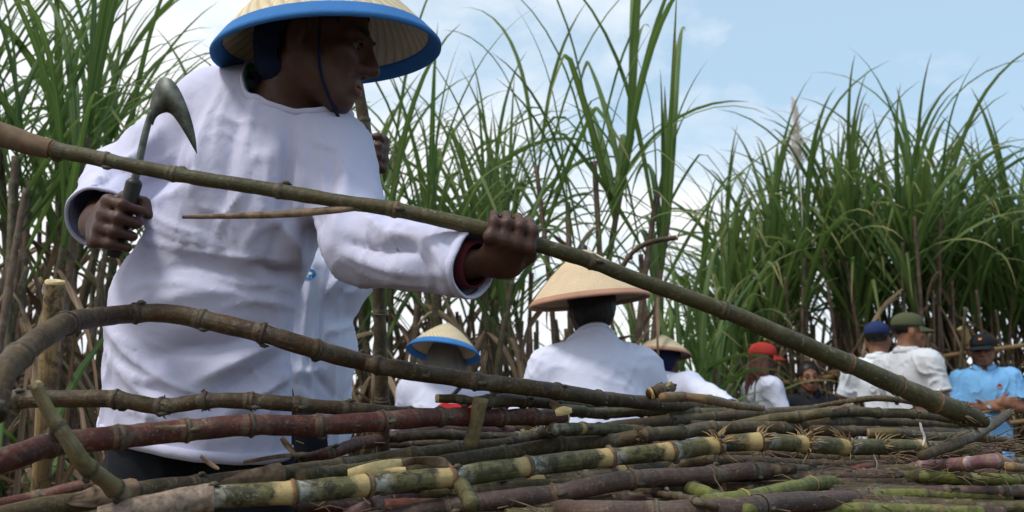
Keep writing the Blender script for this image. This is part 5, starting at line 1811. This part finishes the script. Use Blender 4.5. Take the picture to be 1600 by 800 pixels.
# ---- the worker with the sickle
HF = nrm([0.22, -1, 0])
hb = U(322, 590, 1.80)
hbase = np.array([hb[0], hb[1] + .01, 0.055])
iG_ = int(np.argmin(np.abs(iH['pxs'] - 792)))
GL = iH['P'][iG_]
AL = nrm(iH['P'][iG_ + 4] - iH['P'][iG_ - 4])
GR = U(184, 354, 1.545)
AR = nrm(U(207, 295, 1.550) - U(172, 412, 1.535))
HJ = dict(pelvis=U(312, 592, 1.80), waist=U(314, 480, 1.79), chest=U(400, 286, 1.78), neck=U(458, 168, 1.785), head=U(497, 68, 1.745), shR=U(333, 176, 1.81), shL=U(524, 238, 1.76),
          elR=U(190, 280, 1.86), wrR=U(150, 349, 1.625), elL=U(566, 388, 1.61), wrL=U(722, 411, 1.495))
HFINE = [(((440, 200), (436, 250), (428, 330)), 6, .004), (((468, 208), (466, 260), (462, 330)), 6, .004), (((500, 205), (505, 260), (500, 330)), 6, .004), (((530, 225), (540, 270), (545, 310)), 6, .004), (((400, 150), (390, 200), (372, 280)), 6, .004), (((365, 135), (345, 190), (335, 250)), 6, .004),
         (((225, 320), (260, 350), (330, 372)), 6, .004), (((220, 345), (280, 372), (350, 385)), 5, .0035), (((205, 450), (250, 440), (310, 446)), 6, .004), (((330, 430), (390, 445), (450, 440)), 6, .004), (((350, 480), (400, 470), (455, 480)), 6, .004), (((175, 560), (215, 590), (260, 600)), 6, .004),
         (((200, 640), (260, 655), (330, 660)), 6, .004), (((350, 640), (400, 615), (450, 590)), 6, .0045), (((380, 670), (420, 640), (455, 615)), 6, .0045), (((590, 345), (625, 352), (668, 368)), 5, .0035), (((560, 420), (610, 438), (670, 446)), 5, .0035), (((650, 385), (668, 415), (672, 450)), 5, .004), (((680, 372), (704, 400), (712, 440)), 4, .0035), (((240, 215), (205, 250), (170, 290)), 5, .004), (((270, 240), (235, 262), (195, 300)), 5, .004)]
HFOLD = HFINE + [(((165, 505), (220, 565), (300, 612), (360, 628)), 17, .011), (((185, 575), (240, 625), (320, 650)), 15, .008), (((300, 600), (360, 570), (430, 535)), 16, .010),
         (((235, 560), (290, 545), (350, 540), (400, 520)), 20, -.012), (((310, 628), (370, 600), (440, 556)), 16, -.012), (((340, 660), (400, 620), (455, 580)), 13, .008),
         (((430, 205), (415, 290), (395, 380)), 18, .008), (((480, 215), (475, 290), (460, 380)), 14, .007), (((455, 210), (445, 300), (425, 400)), 10, -.006),
         (((350, 135), (320, 210), (300, 300)), 16, .009), (((385, 140), (360, 230), (345, 330)), 14, -.008), (((295, 160), (285, 230), (262, 310)), 14, -.009),
         (((210, 372), (280, 388), (370, 402), (445, 406)), 6, .004), (((215, 430), (300, 415), (400, 440)), 22, -.007), (((240, 470), (330, 455), (430, 470)), 18, .006),
         (((405, 415), (440, 430), (462, 420)), 12, -.014), (((420, 330), (450, 370), (468, 425)), 18, .014), (((520, 260), (500, 330), (485, 390)), 14, -.010), (((545, 250), (530, 330), (520, 380)), 13, .007),
         (((555, 322), (600, 362), (650, 372)), 12, .010), (((535, 375), (590, 392), (650, 385)), 11, -.010), (((540, 398), (610, 420), (690, 430)), 14, .008), (((610, 366), (650, 400), (680, 440)), 12, -.008), (((660, 372), (690, 405), (700, 450)), 10, .006), (((700, 375), (716, 410), (720, 448)), 8, -.005),
         (((252, 200), (225, 240), (180, 262)), 12, .008), (((300, 262), (262, 275), (215, 292)), 12, -.010), (((285, 290), (240, 320), (222, 345)), 12, .008), (((170, 250), (150, 290), (130, 340)), 11, .006), (((200, 262), (165, 285), (140, 310)), 9, -.007)]


def hero_extra(S, j):
    tl_ = nrm(j['shL'] - j['shR'])
    S.ecap(U(302, 700, 1.80), U(316, 480, 1.79), (.180, .122), (.146, .112), tl_, .05)      # loose hanging front
    S.cone(U(396, 396, 1.71), U(396, 320, 1.71), .040, .04, k=.05)
    S.cone(U(345, 165, 1.80), U(430, 150, 1.80), .062, .06, k=.05)
    S.cone(U(250, 235, 1.80), U(215, 290, 1.80), .058, .060, k=.04)


hero, HI = person(hbase, HF, 1.03, 'worker in a blue-rimmed cone hat swinging a sickle, long white shirt', J=HJ, head=(R(72), R(13), 0), skin_mat='skin_dark', shirt='shirt', vox=.0048,
                  hands={'R': ('grip', GR, AR, .0135, 1.0, dict(flip=-1)), 'L': ('grip', GL, AL, .0150, .94, dict(flip=1))}, hem=.825, wr=.0055, folds=[(a, b, c * 1.5) for a, b, c in HFOLD], hem_dir=U(352, 480, 1.80) - U(310, 760, 1.80),
                  neck_off=-.012, girth=.885, sleeve_r=(.058, .051), cuff_off=(.018, -.030), shirt_extra=hero_extra, group='workers in white shirts and cone hats')
hfr = hat_frame((-.085, -.085, 1.0))
cone_hat(hero, HI['loc'], U(514, 79, 1.745), hfr, .200, .185, 'straw_rib', 'blue_band', .088, .018, 2)
hair_cap(hero, HI['loc'], HI['j']['head'], HI['fr'], 1.05, 'navy_cloth', low=-.10, front=.052).name = 'head_cloth'
# strap from hat to chin, green undershirt neck, maroon under-cuffs
l_, f_, u_ = HI['fr']
hc = HI['j']['head']
Pq = lambda a, b, d: hc + 1.03 * (a * l_ + b * f_ + d * u_) - HI['loc']
V, F, _ = tube(catmull(np.array([Pq(-.079, .02, .04), Pq(-.073, .03, -.02), Pq(-.060, .045, -.075), Pq(-.02, .068, -.118), Pq(.02, .068, -.118), Pq(.060, .045, -.075), Pq(.073, .03, -.02), Pq(.079, .02, .04)]), 6), .0028, 6)
link('chin_strap', mesh_np('chin_strap', V, F), M['navy_cloth'], hero)
if HI['collar'] is not None:
    b_ = band(HI['collar'] - HI['tu'] * .004, .016, .005, HI['tu'] * .82 + HI['tf'] * .55, 'undershirt_neckband', M['green_rib'], hero, off=-.006)
for w0, e0, dd in ((HI['j']['wrL'], HI['j']['elL'], .022), (HI['j']['wrR'], HI['j']['elR'], -.02)):
    if dd < 0:
        continue
    d = nrm(w0 - e0)
    V, F, _ = tube(np.array([w0 + d * (dd - .05) - HI['loc'], w0 + d * dd - HI['loc'], w0 + d * (dd + .006) - HI['loc']]), [.040, .038, .0345], 24, caps=False)
    solid(link('undershirt_cuff', mesh_np('undershirt_cuff', V, F), M['maroon'], hero), .002)

# ---- sickle
sk = empty('sickle', GR, 'dark curved sickle raised in the fist of the worker', 'sickle')
SL = lambda px, py, t=1.56: U(px, py, t) - GR
V, F, _ = tube(catmull(np.array([SL(176, 402, 1.537), SL(183, 378, 1.54), SL(198, 325, 1.55), SL(207, 295, 1.555), SL(211, 280, 1.556)]), 6), np.interp(np.linspace(0, 1, 25), [0, .1, .5, .9, 1], [.011, .0135, .0125, .0135, .009]), 14)
link('handle', mesh_np('handle', V, F), M['handle'], sk)
V, F, _ = tube(catmull(np.array([SL(206, 300, 1.555), SL(215, 262, 1.557), SL(228, 205, 1.56), SL(238, 172, 1.56)]), 6), np.linspace(.0068, .0052, 19), 10)
link('shaft', mesh_np('shaft', V, F), M['steel'], sk)
outer = catmull(np.array([(231, 190), (236, 158), (244, 132), (256, 121), (270, 126), (284, 147), (297, 180), (305, 212), (308, 240)], float), 5)
inner = catmull(np.array([(239, 196), (244, 184), (252, 178), (262, 176), (271, 182), (281, 196), (291, 212), (300, 228), (307, 240)], float), 5)
V, F = [], []
nb = len(outer)
for i in range(nb):
    tb = 1.56 - .012 * math.sin(math.pi * i / (nb - 1))
    o3, i3 = SL(*outer[i], tb), SL(*inner[i], tb)
    mid = (o3 + i3) / 2
    nn = -CF
    th_ = .0017 * (1 - .7 * i / nb)
    V += [o3 + nn * th_, mid + nn * th_, i3, mid - nn * th_, o3 - nn * th_]
F = [[i * 5 + k, i * 5 + (k + 1) % 5, (i + 1) * 5 + (k + 1) % 5, (i + 1) * 5 + k] for i in range(nb - 1) for k in range(5)]
link('blade', mesh_np('blade', np.array(V), np.array(F)), M['steel'], sk)

# ---- second worker half hidden behind
POLE = [(552, 95, 20, 2.13), (565, 170, 20, 2.135), (580, 250, 20.5, 2.14), (590, 320, 21, 2.15), (593, 480, 22, 2.16), (597, 620, 23, 2.17), (600, 800, 24, 2.2)]
oV, iV = cane(POLE, 'c_tan', 'upright brown cane gripped by the fist behind the shoulder of the sickle worker', name='held_cane', ring='ring_grey', spacing=.16, kink=.1, seed=44, group='canes held by workers')
oV.data.materials[0] = M['c_grey']
GV = iV['P'][int(np.argmin(np.abs(np.array([topx(p)[1] for p in iV['P']]) - 240)))]
b2 = at_ground(420, 2.34, .01)
p2, I2 = person(b2, (.12, -1, 0), 1.04, 'worker in white shirt half hidden behind the sickle worker, gripping an upright cane',
                J=dict(pelvis=U(436, 640, 2.34), waist=U(432, 560, 2.34), chest=U(430, 455, 2.34), neck=U(430, 365, 2.34), head=U(432, 295, 2.33), shL=U(520, 424, 2.34), shR=U(340, 420, 2.36), elL=U(580, 415, 2.40), wrL=U(572, 292, 2.24), elR=U(325, 520, 2.40), wrR=U(340, 600, 2.30)),
                skin_mat='skin_dark', shirt='shirt_bright', hands={'L': ('grip', GV, UP, .0145, 1.0, dict(flip=1))}, seed=3, vox=.0065, hem=.80, girth=1.0, folds=[(((492, 400), (478, 480), (470, 580)), 9, .012), (((515, 420), (500, 500), (505, 600)), 8, -.009), (((505, 440), (488, 540), (484, 640)), 7, .008), (((530, 470), (522, 560), (520, 660)), 8, .008), (((470, 610), (500, 640), (530, 650)), 7, .008), (((545, 420), (525, 440), (500, 470)), 7, .008), (((560, 440), (535, 455), (515, 485)), 6, -.008), (((470, 520), (490, 580), (520, 620)), 7, -.008)], wr=.007, sleeve_r=(.052, .036), cuff_off=(-.03, -.012), group='workers in white shirts and cone hats')
hair_cap(p2, I2['loc'], I2['j']['head'], I2['fr'], 1.04)
chest_mark(I2, .108, .045, [(0, 0, (.017, .013), 'blue_mark', 0), (.001, .001, (.009, .004), 'pale_mark', .0008), (-.004, -.006, (.005, .002), 'pale_mark', .0009)])

# ---- peach cone hat, seen from behind
b3 = at_ground(934, 3.12, -.05)
p3, I3 = person(b3, (-.06, 1, 0), .91, 'broad-backed worker in a peach cone hat seen from behind', shirt='shirt_bright', seed=5, wr=.009, girth=1.12, lean=R(15), skin_mat='skin_dark', vox=.008,
                J=dict(elL=('l', .27, .10, 1.10), elR=('l', -.27, .10, 1.10), wrL=('l', .12, .33, 1.05), wrR=('l', -.12, .33, 1.05), shL=('l', .165, .0, 1.325), shR=('l', -.165, .0, 1.325)), head=(0, R(8), R(0)), group='workers in white shirts and cone hats', sleeve_r=(.07, .055))
hair_cap(p3, I3['loc'], I3['j']['head'], I3['fr'], 1.03, low=-.12)
cone_hat(p3, I3['loc'], U(921, 470, 3.17), hat_frame((-.10, -.03, 1.0)), .198, .178, 'straw_peach', 'orange_band', .045, .006, 1, apex_tip=True)

# ---- blue-rimmed hat with grey cloth
b4 = at_ground(688, 4.48, -.05)
p4, I4 = person(b4, (.05, 1, 0), .90, 'stooping worker with grey head cloth under a small blue-rimmed cone hat', shirt='shirt_bright', seed=6, wr=.010, lean=R(22), skin_mat='skin_dark',
                J=dict(elL=('l', .25, .16, 1.12), elR=('l', -.25, .16, 1.12), wrL=('l', .12, .36, 1.0), wrR=('l', -.12, .36, 1.0)), head=(0, R(16), R(3)), group='workers in white shirts and cone hats')
hair_cap(p4, I4['loc'], I4['j']['head'], I4['fr'], 1.10, 'grey_cloth', long=True).name = 'head_cloth'
cone_hat(p4, I4['loc'], U(693, 551, 4.50), hat_frame((.13, .22, 1.0)), .176, .150, 'straw_rib', 'blue_band', .12, .008, 5)

# ---- small hat with orange rim
b5 = at_ground(1042, 5.05, -.05)
p5, I5 = person(b5, (.45, 1, 0), .90, 'bending worker in a small orange-rimmed cone hat behind the broad-backed one', shirt='shirt_bright', seed=7, wr=.010, lean=R(16), side_lean=R(6), skin_mat='skin_dark', head=(R(-10), R(15), 0), group='workers in white shirts and cone hats',
                J=dict(shR=U(1078, 598, 5.0), elR=U(1112, 625, 4.8), wrR=U(1143, 640, 4.62)), hands={'R': ('open', nrm(np.array([.8, -.3, -.15])))}, sleeve_r=(.07, .055))
hair_cap(p5, I5['loc'], I5['j']['head'], I5['fr'], 1.02, 'navy_cloth', low=-.10).name = 'head_cloth'
cone_hat(p5, I5['loc'], U(1034, 553, 5.2), hat_frame((.07, .10, 1.0)), .158, .108, 'straw_rib', 'orange_band', .08, .008, 3)

# ---- woman in the red cap
b6 = at_ground(1190, 6.8, -.02)
p6, I6 = person(b6, (1, .22, 0), .955, 'long-haired person in a faded red cap and white shirt, looking aside', shirt='shirt_bright', seed=8, wr=.010, skin_mat='skin_dark', head=(0, R(4), 0), J=dict(elR=('l', -.23, .05, 1.10), wrR=('l', -.20, .22, .98)), sleeve_r=(.066, .055))
hair_cap(p6, I6['loc'], I6['j']['head'], I6['fr'], 1.03, 'hair_brown', long=True, cap=True)
cap_hat(p6, I6['loc'], I6['j']['head'] + .01 * UP, I6['fr'], 1.02, 'red_cap')

# ---- dark haired man, black polo
b7 = at_ground(1263, 7.1, -.05)
p7, I7 = person(b7, (-.05, -1, 0), .905, 'dark-haired man in a black polo shirt looking at the camera', shirt='black_cloth', sleeve='short', seed=9, crew=False, head=(R(-4), R(2), R(-3)), skin_mat='skin', vox=.0065)
hair_cap(p7, I7['loc'], I7['j']['head'], I7['fr'], .985, low=-.055, front=.056)
collar_polo(p7, I7['loc'], I7['j']['neck'] + I7['tu'] * .012, np.array([I7['tl'], I7['tf'], I7['tu']]), .965, 'black_cloth', parent=I7['shirt'])

# ---- navy cap, white shirt, from behind
b8 = at_ground(1374, 6.4)
p8, I8 = person(b8, (.42, 1, 0), 1.01, 'man in navy cap and white short-sleeved shirt with his back turned', shirt='white_polo', sleeve='short', seed=10, girth=.92, crew=False, head=(R(-8), 0, 0), wr=.009, J=dict(elL=('l', .25, .03, 1.10), wrL=('l', .20, .22, .95)))
hair_cap(p8, I8['loc'], I8['j']['head'], I8['fr'], .98, short=True, cap=True)
cap_hat(p8, I8['loc'], I8['j']['head'] + .008 * UP, I8['fr'], 1.02, 'navy_cap')
collar_polo(p8, I8['loc'], I8['j']['neck'] + I8['tu'] * .012, np.array([I8['tl'], I8['tf'], I8['tu']]), 1.0, 'white_polo', parent=I8['shirt'])

# ---- olive cap, grey shirt
b9 = at_ground(1420, 6.1)
p9, I9 = person(b9, (.86, .42, 0), 1.02, 'man in an olive cap and pale grey shirt, turned towards the blue polo', shirt='grey_shirt', sleeve='short', seed=11, girth=.92, crew=False, head=(R(-26), R(3), 0), wr=.010, J=dict(elR=('l', -.235, .02, 1.085), wrR=('l', -.13, .22, 1.02), elL=('l', .235, .06, 1.10), wrL=('l', .12, .27, 1.04)))
hair_cap(p9, I9['loc'], I9['j']['head'], I9['fr'], .98, short=True, cap=True)
cap_hat(p9, I9['loc'], I9['j']['head'] + .008 * UP, I9['fr'], 1.03, 'olive_cap')
collar_polo(p9, I9['loc'], I9['j']['neck'] + I9['tu'] * .012, np.array([I9['tl'], I9['tf'], I9['tu']]), 1.0, 'grey_shirt', parent=I9['shirt'])

# ---- blue polo, black cap, folded arms
b10 = at_ground(1538, 7.05)
p10, I10 = person(b10, (-.42, -1, 0), 1.0, 'man in a sky-blue polo and black cap standing with folded arms', shirt='blue_polo', sleeve='short', seed=12, girth=.9, crew=False, head=(R(-8), R(6), R(-2)), wr=.009, vox=.0065,
                  J=dict(elL=('l', .205, .05, 1.13), wrL=('l', -.03, .215, 1.125), elR=('l', -.20, .06, 1.12), wrR=('l', .06, .165, 1.165)), hands={'L': ('open', nrm(np.array([-.85, -.2, .02])), UP), 'R': ('open', nrm(np.array([.8, -.3, .05])), UP)}, up_cut=.055)
hair_cap(p10, I10['loc'], I10['j']['head'], I10['fr'], .965, short=True, cap=True)
cap_hat(p10, I10['loc'], I10['j']['head'] + .008 * UP, I10['fr'], 1.02, 'black_cloth', mark=[(.0, .048, .26, .034, 'orange_mark')])
collar_polo(p10, I10['loc'], I10['j']['neck'] + I10['tu'] * .012, np.array([I10['tl'], I10['tf'], I10['tu']]), .975, 'blue_polo', parent=I10['shirt'])
chest_mark(I10, .085, .02, [(0, 0, (.017, .021), 'red_mark', 0), (0, .004, (.008, .009), 'black_cloth', .0008), (0, -.008, (.008, .004), 'pale_mark', .0009)])
wj, ej = I10['j']['wrL'], I10['j']['elL']
d = nrm(wj - ej)
wc = wj - d * .012 - I10['loc']
V, F, _ = tube(np.array([wc - d * .010, wc - d * .006, wc + d * .006, wc + d * .010]), [.0275, .0300, .0300, .0275], 20, caps=False)
wt_ = link('watch', mesh_np('watch', V, F), M['watch'], p10)
od = nrm(np.array([-.2, -1, .35])); od = nrm(od - d * (od @ d))
V, F, _ = tube(np.array([wc + od * .024, wc + od * .034, wc + od * .036]), [.017, .017, .014], 18)
link('watch_case', mesh_np('watch_case', V, F), M['steel_bright'], wt_)

# ---- red bag on the stooping worker's back
bg_c = U(705, 640, 4.30)
S = Field(bg_c - .2, bg_c + .2, .008)
S.ecap(bg_c + np.array([-.05, 0, -.08]), bg_c + np.array([.05, .0, -.06]), (.05, .09), (.05, .09), UP, .03)
S.ecap(bg_c + np.array([-.03, .01, -.02]), bg_c + np.array([.06, .01, -.015]), (.045, .05), (.04, .05), UP, .03)
V, F = S.nets()
V = wrinkles(V - bg_c, vnormals(V - bg_c, F), 4, .012)
bag = empty('bag', bg_c, 'red cloth bag slung on the back of the stooping worker', 'bag')
link('bag_body', mesh_np('bag_body', V, F), M['red_cloth'], bag)
V, F, _ = tube(catmull(np.array([(-.09, .02, -.09), (-.05, -.01, .0), (.0, .04, .06), (.05, .09, .12)]), 6), .010, 8)
link('strap', mesh_np('strap', V, F), M['black_cloth'], bag)


def trimmings():
    """flattened cane trimmings the workers stand on"""
    n = 40
    V = []
    for i in range(n):
        for k in range(n):
            x = -1.25 + 1.6 * i / (n - 1); y = 1.35 + 1.5 * k / (n - 1)
            e = min(1, min(i, n - 1 - i, k, n - 1 - k) / 8)
            V.append((x, y, -.06 + e ** .6 * (.115 - .045 * k / (n - 1) + .0)))
    V = np.array(V)
    V[:, 2] += .012 * vnoise(V * 14, 2)
    F = [[i * n + k, (i + 1) * n + k, (i + 1) * n + k + 1, i * n + k + 1] for i in range(n - 1) for k in range(n - 1)]
    tag(link('cane_trimmings', mesh_np('cane_trimmings', V, np.array(F)), M['sheath']), 'trodden cane trimmings under the feet of the sickle worker', 'cane trash', kind='stuff')


trimmings()
